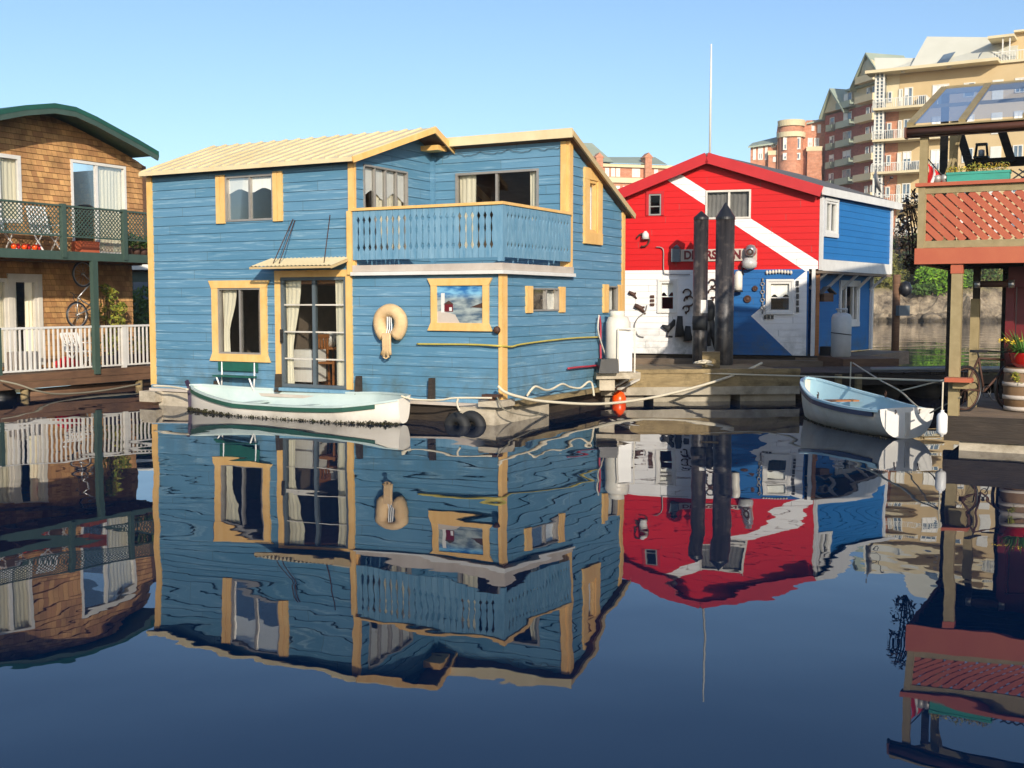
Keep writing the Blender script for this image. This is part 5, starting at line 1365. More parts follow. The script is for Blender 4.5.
for j, px in enumerate((128, 136, 143)):
    x0_ = FK.onY(px, 240, .4)[0]; p = thing('potted_plant', FK.P(x0_, .4, 3.33), 0, ['leafy plant in a pot at the right post of the upper deck', 'second leafy pot plant right of the upper deck post', 'rightmost leafy pot plant on the upper deck near the light blue house'][j], 'plant', 'plants on the upper deck')
    t = MB(); t.lathe(FK.P(x0_, .4, 3.33), [(.08, 0), (.11, .18), (.01, .18)], 12); t.build('pot', 'iron', p)
    t = MB(); t.leaves(FK.P(x0_, .4, 3.68), .2, 90, .05); t.build('foliage', 'leafmid', p)

def bicycle(c0, ux, uz, R, root_label, m='chrome', loc=None, R2=None, gap=1.02, out=None):
    """c0 rear hub; ux: unit vector towards front hub; uz: unit 'up' of the bike"""
    c0, ux, uz = Vector(c0), Vector(ux).normalized(), Vector(uz).normalized(); nrm = ux.cross(uz)
    b = thing('bicycle', tuple(c0-uz*R), 0, root_label, 'bicycle')
    def p(a, h, o=0): return c0+ux*a+uz*h+nrm*o
    for a in (0, gap):
        t = MB(); t.torus(p(a, 0), R, .022, nrm, 32, 6)
        w_ = t.build('wheel', 'blackpaint', b)
        t = MB(); t.torus(p(a, 0), R-.03, .012, nrm, 28, 5)
        for k in range(14):
            an = k*2*PI/14; t.tube([p(a, 0, .02*(-1)**k), p(a, 0)+ux*((R-.03)*math.cos(an))+uz*((R-.03)*math.sin(an))], .003, 3)
        t.lathe(p(a, 0, -.04), [(.025, 0), (.025, .08)], 8, axis=nrm); t.build('rim', m, w_)
    t = MB()
    bb = (.42, -.05); st = (.28, .46); hd = (.86, .42); hd2 = (.9, .3)
    for q0, q1 in (((0, 0), bb), ((0, 0), st), (bb, st), (st, hd), (bb, hd2), (hd, hd2), (hd2, (gap, 0))): t.tube([p(*q0), p(*q1)], .017, 6)
    t.build('frame', m, b)
    t = MB(); t.torus(p(*bb, .05), .09, .008, nrm, 16, 4); t.tube([p(bb[0], bb[1], .07), p(bb[0]+.1, bb[1]-.13, .07), p(bb[0]+.1, bb[1]-.13, .14)], .01, 5); t.tube([p(bb[0], bb[1], -.07), p(bb[0]-.1, bb[1]+.13, -.07), p(bb[0]-.1, bb[1]+.13, -.14)], .01, 5); t.build('crank', 'blackpaint', b)
    t = MB(); t.tube([p(*st), p(st[0]-.03, st[1]+.1)], .013, 5); t.bar(p(st[0]-.15, st[1]+.11), p(st[0]+.13, st[1]+.1), .09, .04, up=uz); t.build('saddle', 'blackpaint', b)
    t = MB(); t.tube([p(*hd), p(hd[0]-.03, hd[1]+.12)], .013, 5); t.tube([p(hd[0]-.08, hd[1]+.13, -.26), p(hd[0]-.02, hd[1]+.12, 0), p(hd[0]-.08, hd[1]+.13, .26)], .012, 6); t.build('handlebar', 'blackpaint', b)
    return b
yb_ = .95
hub0 = FK.onY(77, 315, yb_); hub1 = FK.onY(83, 274, yb_)
v = Vector(FK.P(hub1[0], yb_, hub1[1]))-Vector(FK.P(hub0[0], yb_, hub0[1])); gp = v.length
ax_in = Vector(FK.P(1, 0, 0))-Vector(FK.P(0, 0, 0)); u_ = v.normalized(); up_ = (ax_in-u_*ax_in.dot(u_)).normalized()
bicycle(FK.P(hub0[0], yb_, hub0[1]), u_, up_, .31, 'silver bicycle hung upright on the shingled wall of the lower deck', gap=max(.95, gp))
# climbing plant and things on the lower deck
x0_ = FK.onY(110, 330, 1.1)[0]; p = thing('climbing_plant', FK.P(x0_, 1.1, .53), 0, 'yellowish climbing plant rising from the lower deck beside the green post', 'plant')
t = MB(); t.lathe(FK.P(x0_, 1.1, .53), [(.16, 0), (.2, .35), (.02, .35)], 14); t.build('pot', 'iron', p)
t = MB()
for k in range(5): t.tube([FK.P(x0_+.02*k, 1.1, .85), FK.P(x0_-.1+.07*k, 1.15, 1.6), FK.P(x0_-.2+.12*k, 1.1, 2.3)], .01, 5)
t.build('stem', 'bark', p)
t = MB()
for (dx, z, r_) in ((0, 1.2, .22), (.1, 1.6, .26), (-.1, 1.9, .26), (.28, 1.7, .2), (.05, 2.3, .2), (.35, 2.0, .16), (-.15, 2.5, .12)): t.leaves(FK.P(x0_+dx, 1.08, z), r_, 70, .055)
t.build('foliage', 'leafplant', p)
xx = FK.onY(78, 350, .8)[0]
chair(FK, xx, .75, .53, 'garden_chair', 'white plastic chair behind the white balusters on the lower deck', 'whiteplastic', .85)
xx = FK.onY(20, 350, .8)[0]
t = MB(); t.box(FK, xx-.3, xx+.3, .5, .9, .54, 1.0); t.build('storage_chest', 'offwhite', None, label='pale storage chest behind the white balusters before the glass doors', cat='chest')
xx = FK.onY(66, 368, .4)[0]; t = MB(); t.tube([FK.P(xx-.3, .4, .66), FK.P(xx, .42, .72), FK.P(xx+.35, .4, .66)], .13, 8, taper=[.09, .14, .09]); t.build('red_bag', 'flagred', None, label='red bag lying on the lower deck behind the white balusters', cat='bag')
for j, px in enumerate((108, 130, 141)):
    x0_ = FK.onY(px, 352, .4)[0]; p = thing('flower_pot', FK.P(x0_, .4, .53), 0, ['purple pot plant just right of the green post on the lower deck', 'pot plant at the thick white baluster on the lower deck', 'rightmost pot plant behind the white balusters of the lower deck'][j], 'plant', 'plants on the lower deck')
    t = MB(); t.lathe(FK.P(x0_, .4, .53), [(.12, 0), (.17, .3), (.02, .3)], 14); t.build('pot', 'purple' if j == 0 else 'iron', p)
    t = MB(); t.leaves(FK.P(x0_, .4, 1.05), .26, 130, .05); t.build('foliage', 'leafolive' if j else 'leafplant', p)

# small grey house glimpsed between the brown and the blue one
gd = 38.0; FN = Fr(at(140, 300, gd)[0], gd, 20)
nb = thing('distant_houseboat', FN.P(0, 0, 0), 20, 'grey houseboat glimpsed in the gap between the shingled and the light blue house', 'houseboat')
def gz(py): return at(140, py, gd)[2]
t = MB(); t.box(FN, -2.2, 1.6, 0, 4, .3, gz(272)); t.build('wall', 'greengrey', nb)
t = MB(); t.box(FN, -2.5, 1.9, -.35, 4.3, gz(270), gz(262)); t.build('roof', 'aptwhite', nb)
t = MB(); t.box(FN, -.2, .25, -.05, .05, gz(310), gz(282)); t.build('window', 'aptglass', nb)
t = MB(); t.torus(FN.P(.1, -.3, gz(290)), .5, .1, (0, 1, 0), 14, 8, a0=.2, a1=1.4); t.build('awning', 'coral', nb)
t = MB(); t.box(FN, -2.3, 1.8, -.5, 4.1, -.3, .3); t.build('float', 'dockdark', nb)
p0 = at(144, 318, 35.5); bs = thing('shrub', (p0[0], p0[1], .3), 0, 'rounded green shrub in the gap behind the lower deck of the shingled house', 'shrub')
t = MB(); t.leaves((p0[0], p0[1], 1.75), .75, 700, .09, sq=(.8, .8, 1.2)); t.build('foliage', 'leafmid', bs)
t = MB(); t.box(Fr(p0[0], p0[1], 0), -.4, .4, -.3, .3, -.1, .9); t.build('planter', 'deckwood', bs)

# ================================================================ right: wooden deck house with lattice balcony and glass roof
R0 = W.onZ(955, 450, 0)
FR = Fr(R0[0], R0[1], -28.2)
pv = thing('deck_house', (R0[0], R0[1], 0), -28.2, 'olive and coral timber deck house with lattice balcony under a sloping glass roof', 'deck house')
def R_(px, py, y=0): return FR.onY(px, py, y)
XW = 1.0                                            # upper house body starts here (beyond the picture)
XG = R_(1008, 290, 1.8)[0]
# platform
xp0 = R_(948, 430)[0]
pt = MB()
for i in range(30):
    y = .0+i*.155; pt.box(FR, xp0-.02, 7, y, y+.147, .455, .50+.003*math.sin(i*5))
pt.build('platform', 'deckwood', pv)
t = MB(); t.box(FR, xp0, 7, -.06, -.003, .14, .50); t.box(FR, xp0-.05, xp0-.003, -.06, 4.6, .14, .50); t.build('platform_beam', 'dockdark', pv)
t = MB(); x = R_(959, 445)[0]; t.box(FR, x, 7, .0, 4.2, -.5, .135); t.build('float', 'concretew', pv)
# posts below
def post(x, y, w_, z0, z1, m='olive', nm='post'):
    t = MB(); t.box(FR, x-w_/2, x+w_/2, y, y+w_, z0, z1); t.build(nm, m, pv)
xA = R_(955, 340)[0]
post(xA, .0, .145, .50, 2.69)
t = MB(); t.box(FR, xA-.085, xA+.08, -.012, .158, 2.56, 2.69); t.build('post_cap', 'coral', pv)
xB = R_(974, 340, 1.6)[0]; post(xB, 1.6, .13, .5, 2.2); post(xB+.01, 1.62, .1, 2.2, 2.7, 'dockdark')
for x, y in ((.35, 3.4), (.75, 3.4), (-.55, 3.6)): post(x, y, .14, .5, 2.72, 'dockdark')
# upper deck
xL = R_(915, 256)[0]
t = MB(); t.box(FR, xL, 7, -.05, .0, 2.70, 2.93); t.box(FR, xL-.0, xL+.05, .0, 4.0, 2.70, 2.93); t.build('deck_beam', 'coral', pv)
t = MB(); t.box(FR, xL+.052, 7, .002, 4.0, 2.86, 2.925); t.build('upper_deck', 'deckwood', pv)
t = MB()
for i in range(8): t.box(FR, xL+.06, 7, .3+i*.48, .36+i*.48, 2.72, 2.855)
t.build('joists', 'dockdark', pv)
# lattice balcony
xc0 = R_(918, 215)[0]; xc1 = R_(925, 215)[0]
zc = 3.86; zl0 = R_(970, 240)[1]; zl1 = R_(970, 192)[1]
t = MB(); t.box(FR, xc0, xc1, -.03, .07, 2.93, zc-.04); t.build('rail_post', 'olive', pv)
t = MB(); t.box(FR, xc0-.04, 4, -.07, .1, zc-.04, zc+.01); t.build('handrail', 'coral', pv)
t = MB(); t.box(FR, xc1, 4, -.01, .04, zl1, zc-.04); t.box(FR, xc1, 4, -.01, .04, zl0-.10, zl0); t.build('rail_board', 'olive', pv)
for side in (0, 1):
    t = MB(); Hh = zl1-zl0; stp = .152; k = -6
    while xc1+k*stp < 3.5:
        xa = xc1+k*stp
        p, q_ = ((xa, zl1), (xa+Hh*1.02, zl0)) if side == 0 else ((xa, zl0), (xa+Hh*.98, zl1))
        if max(p[0], q_[0]) > xc1+.02:
            (xa0, za0), (xb0, zb0) = p, q_
            if xa0 < xc1: za0 = za0+(zb0-za0)*(xc1-xa0)/(xb0-xa0); xa0 = xc1
            t.bar(FR.P(xa0, .012+.02*side, za0), FR.P(xb0, .012+.02*side, zb0), .016, .088 if side == 0 else .05)
        k += 1
    t.build('lattice', 'coral' if side == 0 else 'coral', pv)
t = MB(); t.box(FR, xL+.05, xL+.09, .1, 3.9, zc-.04, zc+.01); t.box(FR, xL+.05, xL+.09, .1, 3.9, 3.2, 3.26)
for i in range(24): t.box(FR, xL+.055, xL+.085, .15+i*.16, .19+i*.16, 2.93, zc-.04)
t.build('side_rail', 'olive', pv)
# upper posts, gutter, glass roof
zg = 4.62; yT = 3.35; zT = 5.76
for px, py, y in ((923.5, 160, .0), (953, 160, .9)):
    x = R_(px, py, y)[0]; post(x, y, .11, 2.93, zg-.02+.3*y)
t = MB(); x = R_(950, 160, .4)[0]; t.bar(FR.P(x-.12, .5, zc), FR.P(x+.12, .5, zg), .03, .03); t.bar(FR.P(x-.04, .5, zc), FR.P(x+.13, .5, zg), .03, .03); t.build('bamboo_cane', 'olive', pv)
gx0 = R_(907, 127, -.1)[0]
t = MB(); t.tube([FR.P(gx0, -.1, zg-.02), FR.P(4, -.1, zg-.02)], .055, 8); t.box(FR, gx0, 4, -.05, .02, zg-.09, zg+.04); t.box(FR, gx0-.03, gx0, -.16, .02, zg-.1, zg+.05); t.build('gutter', 'gutter', pv)
t = MB(); t.box(FR, gx0, 4, -.145, .0, zg+.048, zg+.07); t.build('gutter_cap', 'olive', pv)
xr = [gx0+.03, R_(962, 126)[0], R_(1022, 121)[0]+.05, 2.4, 3.3]
for x in xr:
    t = MB(); t.bar(FR.P(x, -.02, zg+.1), FR.P(x, yT, zT+.03), .09, .07); t.build('rafter', 'olive', pv)
t = MB()
for i in range(len(xr)-1):
    t.poly([FR.P(xr[i]+.05, -.02, zg+.115), FR.P(xr[i+1]-.05, -.02, zg+.115), FR.P(xr[i+1]-.05, yT, zT+.045), FR.P(xr[i]+.05, yT, zT+.045)])
t.build('roof_pane', 'glassblue', pv)
t = MB(); t.box(FR, xr[0]-.05, 4, yT, yT+.08, zT-.06, zT+.07); t.build('ridge_beam', 'olive', pv)
t = MB(); t.bar(FR.P(xr[0], 1.7, zg+.62), FR.P(4, 1.7, zg+.62), .05, .05); t.build('purlin', 'olive', pv)
# far-side braces, back beam and posts, shade put into their dark colour
yb2 = 3.3
a = R_(965, 162, yb2); b = R_(1024, 160, yb2)
t = MB(); t.box(FR, a[0], 4, yb2, yb2+.1, R_(990, 167, yb2)[1], R_(990, 158, yb2)[1]); t.build('back_beam', 'dockdark', pv)
for p, q_ in (((958, 128), (970, 166)), ((1001, 128), (1012, 162))):
    a = R_(*p, yb2); b = R_(*q_, yb2); t = MB(); t.bar(FR.P(a[0], yb2, a[1]), FR.P(b[0], yb2, b[1]), .13, .13); t.build('brace', 'dockdark', pv)
a = R_(970, 166, yb2)
for x, zz_ in ((a[0], a[1]), (3.35, zT), (xr[0]+.03, zT-.06)):
    t = MB(); t.box(FR, x-.06, x+.06, yb2, yb2+.1, 2.93, zz_); t.build('back_post', 'dockdark', pv)
# black X screen
t = MB(); a = R_(1010, 181, .25); b = R_(1040, 168, .25)
for i in range(6):
    for s in (0, 1):
        x = a[0]+i*.11; t.bar(FR.P(x if s else x+.22, .25, a[1]), FR.P(x+.22 if s else x, .25, b[1]), .012, .02)
t.build('cross_screen', 'blackpaint', pv)
# house body (continues beyond the picture to the right)
bm_ = MB()
DRW = (XG+.12, XG+.95, .52, 2.42)
flat_wall(bm_, FR, [[(XG, .5), (7, .5), (7, 2.7), (XG, 2.7)]], [DRW], 1.8, 0)
bm_.poly([FR.P(XG, 1.8, .5), FR.P(XG+.5, 7, .5), FR.P(XG+.5, 7, 2.7), FR.P(XG, 1.8, 2.7)], 0)
ux0, ux1, uy0, uy1, uz = 1.55, 5.9, .5, 7, 5.8
for (p, q_) in (((ux0, uy0), (ux1, uy0)), ((ux1, uy0), (ux1, uy1)), ((ux1, uy1), (ux0, uy1)), ((ux0, uy1), (ux0, uy0))):
    bm_.poly([FR.P(*p, 2.93), FR.P(*q_, 2.93), FR.P(*q_, uz), FR.P(*p, uz)], 0)
for y in (uy0, uy1): bm_.poly([FR.P(ux0, y, uz), FR.P(ux1, y, uz), FR.P((ux0+ux1)/2, y, 7.5)], 0)
bm_.build('wall', 'maroon', pv)
t = MB()
for s in (-1, 1):
    xm = (ux0+ux1)/2; xe_ = ux0-.25 if s < 0 else ux1+.25
    t.slab([FR.P(xm, uy0-.3, 7.6), FR.P(xe_, uy0-.3, uz-.05), FR.P(xe_, uy1+.3, uz-.05), FR.P(xm, uy1+.3, 7.6)], .08)
t.build('roof', 'roofgrey', pv)
dr = MB(); frame_rect(dr, FR, XG-.02, XG+1.05, .5, 2.5, .12, 1.72, 1.86); w_ = dr.build('door_frame', 'maroon', pv)
t = MB(); t.box(FR, DRW[0]+.01, DRW[1]-.01, 1.84, 1.88, .52, 2.4); t.build('door', 'maroon', w_)
t = MB()
for a_, b_ in ((978, 260), (1012, 262)): pass
a = R_(983, 272, 1.0); t.tube([FR.P(R_(979, 272, 1.0)[0], 1.0, 2.42), FR.P(R_(1011, 272, 1.0)[0], 1.0, 2.42)], .05, 10); lt = t.build('tube_light', 'iron', None, label='brown tube shaped lamp with bright end caps hung under the coral beam', cat='lamp')
for px in (978, 1012):
    x = R_(px, 272, 1.0)[0]; t = MB(); t.lathe(FR.P(x-.04, 1.0, 2.42), [(.06, 0), (.06, .08)], 12, axis=Vector(FR.P(1, 0, 0))-Vector(FR.P(0, 0, 0))); t.build('end_cap', 'chrome', lt)
# shelf
x = R_(946, 380, -.1)[0]; x2 = R_(973, 380, -.1)[0]
sh = thing('wall_shelf', FR.P((x+x2)/2, -.1, .9), -28.2, 'small coral wooden shelf bracketed to the olive post above the platform', 'shelf')
zs2 = R_(955, 379)[1]
t = MB(); t.box(FR, x, x2, -.28, -.02, zs2-.03, zs2+.03); t.build('board', 'coral', sh)
t = MB(); t.box(FR, xA+.0, x2-.05, -.12, -.03, zs2-.13, zs2-.035); t.build('bracket', 'olive', sh)
# planter with flowers
a = R_(948, 176, .15); b = R_(1010, 176, .15)
pn = thing('flower_box', FR.P((a[0]+b[0])/2, .15, zc), -28.2, 'long teal flower box with small yellow blooms on the balcony rail', 'flower box')
z0_ = R_(980, 181, .1)[1]; z1_ = R_(980, 171.5, .1)[1]
t = MB(); t.box(FR, a[0], b[0], .04, .26, max(z0_, zc+.012), z1_); t.box(FR, a[0]-.01, b[0]+.01, .03, .27, z1_-.035, z1_); t.build('box', 'teal', pn)
t = MB()
for i in range(26): t.leaves(FR.P(a[0]+(b[0]-a[0])*(i+.5)/26, .15+random.uniform(-.05, .05), z1_+.04+random.uniform(-.02, .03)), .075, 16, .024)
t.build('flowers', 'pansy', pn)
# flag
a = R_(928, 158, .05)
fg = thing('flag', FR.P(a[0], .05, zc), -28.2, 'small red flag with white band drooping from a short stick on the balcony corner', 'flag')
t = MB(); t.tube([FR.P(a[0]-.02, .05, 4.25), FR.P(a[0]+.28, .05, zc+.02)], .009, 5); t.build('stick', 'blackpaint', fg)
t = MB(); vs = []
for i in range(7):
    for j in range(5):
        u, v_ = i/6, j/4
        vs.append(FR.P(a[0]+.0+.19*u+.02*math.sin(v_*5), .05+.03*math.sin(u*9+v_*2), 4.16-.17*u-.30*v_*(1-.25*u)))
t.add(vs, [(i*5+j, i*5+j+1, i*5+j+6, i*5+j+5) for i in range(6) for j in range(4)], 0, True)
t.m = [1 if 8 <= k < 12 else 0 for k in range(24)]
t.build('cloth', ['flagred', 'white'], fg)
for j, (px, py, s) in enumerate(((937, 178, .07), (944, 177, .06))):
    x, z = R_(px, py, .1); t = MB(); t.lathe(FR.P(x, .1, zc+.012), [(s, 0), (s*1.1, .1), (s*.7, .12), (.01, .12)], 12)
    t.build('small_pot', 'alu', None, label=('small grey pot beside the red flag on the balcony rail' if j == 0 else 'small grey pot touching the left end of the teal flower box'), cat='pot', group='pots on the balcony rail')
# lantern standing on the back beam
x, z = R_(981, 158, yb2); ln_ = thing('lantern', FR.P(x, yb2+.05, z), -28.2, 'dark framed glass lantern standing on the dark beam under the glass roof', 'lantern')
z2 = R_(981, 144, yb2)[1]
t = MB()
for sx in (-1, 1):
    for sy in (-1, 1): t.bar(FR.P(x+sx*.1, yb2+.05+sy*.08, z), FR.P(x+sx*.075, yb2+.05+sy*.06, z2), .02, .02)
t.box(FR, x-.12, x+.12, yb2-.05, yb2+.15, z, z+.03); t.box(FR, x-.09, x+.09, yb2-.03, yb2+.13, z2-.02, z2+.015); t.build('cage', 'blackpaint', ln_)
t = MB(); t.lathe(FR.P(x, yb2+.05, z+.03), [(.05, 0), (.05, (z2-z)*.45), (.02, (z2-z)*.5)], 12); t.build('candle', 'white', ln_)
# barrel, pot and daffodils
g = FR.onZ(1020, 411, .505); bxx, byy = g[0]+.02, g[1]+.1
br = thing('wooden_barrel', FR.P(bxx, byy, .5), 0, 'old oak half barrel with pale hoops on the wooden platform', 'barrel')
zt = R_(1015, 367, byy)[1]; H = zt-.505
rb_ = .27
t = MB(); t.lathe(FR.P(bxx, byy, .505), [(rb_*.9, 0), (rb_, H*.35), (rb_*1.03, H*.55), (rb_*.95, H), (rb_*.85, H), (rb_*.85, H-.05), (.01, H-.05)], 28); t.build('staves', 'barrel', br)
for f_, rr in ((.06, .93), (.32, 1.005), (.62, 1.035), (.93, .975)):
    t = MB(); t.lathe(FR.P(bxx, byy, .505+H*f_-.03), [(rb_*rr, 0), (rb_*rr+.012, .0), (rb_*rr+.012, .06), (rb_*rr, .06)], 28); t.build('hoop', 'pinkgrey', br)
pr_ = thing('flower_pot', FR.P(bxx+.02, byy, zt), 0, 'glossy red bowl with long daffodil leaves on top of the oak barrel', 'flower pot')
t = MB(); t.lathe(FR.P(bxx+.02, byy, zt+.002), [(.12, 0), (.19, .06), (.23, .2), (.24, .22), (.21, .2), (.01, .17)], 26); t.build('bowl', 'potred', pr_)
t = MB(); rs = random.Random(5)
for i in range(150):
    an = rs.uniform(0, 2*PI); ln2 = rs.uniform(.25, .55); le = rs.uniform(.25, 1.1); b0 = Vector(FR.P(bxx+.02, byy, zt+.2))+Vector((.1*math.cos(an), .1*math.sin(an), 0))
    d = Vector((math.cos(an)*math.cos(le), math.sin(an)*math.cos(le), math.sin(le))); sd_ = Vector((-math.sin(an), math.cos(an), 0))*.009
    p1 = b0+d*ln2*.55; p2 = b0+d*ln2+Vector((0, 0, -.12*(1.2-le)))
    t.add([b0-sd_, b0+sd_, p1+sd_, p1-sd_, p2], [(0, 1, 2, 3), (3, 2, 4)])
t.build('leaves', 'grassy', pr_)
t = MB()
for i in range(5):
    c = Vector(FR.P(bxx-.32+.09*i, byy-.15, zt+.40+.03*math.sin(i*2.2))); t.leaves(c, .04, 14, .02, shell=0)
t.build('blooms', 'petal', pr_)
t = MB(); cc = FR.P(bxx-.1, byy-.28, zt-.1)
for i in range(5): t.leaves((cc[0]+.02*i, cc[1], cc[2]-.03*i), .06, 14, .03)
t.build('trailing_leaves', 'leafplant', pr_)
# bicycle in the shade
c_ = FR.onZ(965, 403, .5)
bc = Vector(FR.P(c_[0]-.25, 1.25, .5+.34)); dirb = (Vector(FR.P(.55, .84, 0))-Vector(FR.P(0, 0, 0))).normalized()
bicycle(Vector(FR.P(R_(966, 360, .75)[0], .75, .84)), dirb, (0, 0, 1), .34, 'dark bicycle parked in the shade under the coral balcony', m='iron')
# climbing shrub hanging at the left edge of the balcony
sb = thing('twiggy_shrub', FR.P(xL-.1, 1.6, 2.2), 0, 'dark twiggy climber beside the left edge of the lattice balcony', 'shrub')
t = MB()
for (px, py, r_) in ((910, 215, .22), (913, 235, .24), (908, 250, .2), (912, 200, .16), (911, 262, .16), (906, 225, .15)):
    x, z = R_(px, py, 1.7); t.leaves(FR.P(x, 1.7, z), r_, 55, .05)
t.build('foliage', 'leafbrown', sb)
t = MB()
for k in range(5):
    x, z = R_(911+k*.6, 262, 1.7); x2, z2 = R_(906+k*2, 197+k*3, 1.7); t.tube([FR.P(x, 1.7, 2.6), FR.P((x+x2)/2+.04*k, 1.75, (2.6+z2)/2), FR.P(x2, 1.7, z2)], .012, 5)
t.tube([FR.P(xL+.02, 1.7, 2.9), FR.P(xL-.06, 1.7, 2.75)], .02, 5)
t.build('stem', 'bark', sb)
# ================================================================ apartment buildings on the far shore
WR = random.Random(21)
def win_box(par, fr, x0, x1, z0, z1, y=0, bars=1, fm='aptwhite', fw=.12, name='window'):
    t = MB(); frame_rect(t, fr, x0, x1, z0, z1, fw, y-.1, y+.02, 0)
    for i in range(1, bars+1):
        xm = x0+(x1-x0)*i/(bars+1); t.box(fr, xm-fw*.4, xm+fw*.4, y-.08, y+.02, z0+fw, z1-fw, 0)
    t.box(fr, x0+fw, x1-fw, y-.03, y-.01, z0+fw, z1-fw, 1)
    if WR.random() < .55:
        h_ = WR.uniform(.25, .8); t.box(fr, x0+fw, x0+(x1-x0)*(1 if WR.random() < .5 else .5)-fw*.5, y-.05, y-.032, z1-fw-(z1-z0-2*fw)*h_, z1-fw, 2)
    return t.build(name, [fm, 'aptglass', 'wcurtain'], par)
def balcony(par, fr, x0, x1, z, dep, y=0, h=1.05, rail='aptwhite', solid=False, slab='aptcream'):
    t = MB(); t.box(fr, x0, x1, y-dep, y, z-.28, z, 0); b = t.build('balcony', slab, par)
    t = MB()
    if solid:
        t.box(fr, x0, x1, y-dep, y-dep+.12, z, z+h)
        t.box(fr, x0, x0+.12, y-dep, y, z, z+h); t.box(fr, x1-.12, x1, y-dep, y, z, z+h)
    else:
        t.box(fr, x0, x1, y-dep, y-dep+.08, z+h-.08, z+h)
        t.box(fr, x0, x0+.08, y-dep, y, z+h-.08, z+h); t.box(fr, x1-.08, x1, y-dep, y, z+h-.08, z+h)
        n_ = max(2, int((x1-x0)/.22))
        for i in range(n_+1):
            x = x0+(x1-x0)*i/n_; w_ = .05 if i % 6 == 0 else .022; t.box(fr, x-w_, x+w_, y-dep+.01, y-dep+.07, z, z+h-.08)
        m_ = max(2, int(dep/.25))
        for x in (x0, x1-.05):
            for i in range(m_): t.box(fr, x, x+.05, y-dep+dep*i/m_, y-dep+dep*i/m_+.05, z, z+h-.08)
    t.build('railing', rail, b)
    return b
# --- yellow building
DY = 141.0
gx_ = at(883, 200, DY)[0]
YA = Fr(gx_, DY, -31)
ya = thing('yellow_apartments', (gx_, DY, 6), -31, 'big yellow rendered apartment block with white balconies and pale metal roof on the far shore', 'apartment block')
def Yp(px, py, y=0): return YA.onY(px, py, y)
def Yx(px, y=0): return Yp(px, 150, y)[0]
lev = [Yp(882, py)[1] for py in (110.5, 141.5, 173.5, 205, 238)]
ze1 = Yp(930, 71)[1]; xR = Yx(1100)
t = MB(); t.box(YA, Yx(898), xR, 0, 16, 6, ze1, 0); t.box(YA, Yx(884), Yx(897.9), 0.05, 16, 6, lev[0]+.2, 1); t.box(YA, Yx(884), Yx(897.9), .05, 16, lev[0]+.2, ze1, 2)
t.build('wall', ['apty', 'brick2', 'aptcream'], ya)
t = MB(); t.box(YA, Yx(868), Yx(998), -2.4, .3, ze1, ze1+.35); t.box(YA, Yx(998.2), xR, -.35, .3, ze1, ze1+.3); t.build('eave', 'aptcream', ya)
# roof: faceted pale metal mansard
yr_ = 4.5
bl, br_ = Yx(893), Yx(1004)
r1 = YA.P(Yx(875), .2, ze1+.36); r2 = YA.P(Yx(1012), .2, ze1+.36)
t1x, t1z = Yp(927, 36.5, yr_); t2x, t2z = Yp(1006, 39, yr_)
t = MB(); t.add([YA.P(Yx(906), .2, ze1+.36), r2, YA.P(t2x+1.5, yr_, t2z), YA.P(t1x, yr_, t1z), YA.P(Yx(906)-1, 9, ze1+.36), YA.P(t1x, 11, t1z), YA.P(t2x+1.5, 11, t2z), YA.P(Yx(1012), 15, ze1+.36)],
              [(0, 1, 2, 3), (0, 3, 5, 4), (3, 2, 6, 5), (1, 7, 6, 2)])
# lower ridge towards the left gable
gxl, gzl = Yp(872, 56, 1.0); gxr, gzr = Yp(921, 58, 3.0)
t.add([YA.P(Yx(874), .3, ze1+.36), YA.P(Yx(908), .3, ze1+.36), YA.P(gxr, 3, gzr), YA.P(gxl, 2.2, gzl), YA.P(Yx(880), 9, ze1+.3), YA.P(gxr, 9, gzr)], [(0, 1, 2, 3), (0, 3, 4), (3, 2, 5, 4)])
t.build('roof', 'aptroof', ya)
for a_, b_ in ((935, 951), (971, 978)):
    x0_, z0_ = Yp(a_, 68, 1.2); x1_, z1_ = Yp(b_, 53, 2.6)
    t = MB(); t.prism([YA.P(x0_, .55, z0_), YA.P(x1_, .55, z0_+.3), YA.P(x1_+.6, 2.2, z1_), YA.P(x0_+.8, 2.2, z1_-.2)], Vector(YA.P(0, -.12, .0))-Vector(YA.P(0, 0, 0))); t.build('roof_light', 'aptglass', ya)
# penthouse at the right
t = MB(); a = Yp(1010, 60, 3); t.box(YA, a[0], xR, 3, 14, ze1+.3, Yp(1020, 33, 3)[1]); t.build('penthouse', 'apty', ya)
t = MB(); z = Yp(1000, 38.5, 1.5)[1]; t.box(YA, Yx(986, 1.5), Yx(1012, 1.5), .2, 4, z-.15, z+.15); t.box(YA, Yx(1011, 3), xR, 2.2, 14.5, Yp(1020, 33, 3)[1], Yp(1020, 31, 3)[1]); t.build('canopy', 'aptcream', ya)
t = MB(); 
for px in (999, 1006): t.box(YA, Yx(px, .6), Yx(px, .6)+.14, .5, .64, ze1+.3, z-.15)
t.build('canopy_post', 'aptwhite', ya)
t = MB(); x = Yx(990)
while x < xR: t.box(YA, x, x+.05, -.1, -.05, ze1+.31, ze1+1.35); x += .3
t.box(YA, Yx(990), xR, -.12, -.03, ze1+1.3, ze1+1.4); t.build('roof_railing', 'aptwhite', ya)
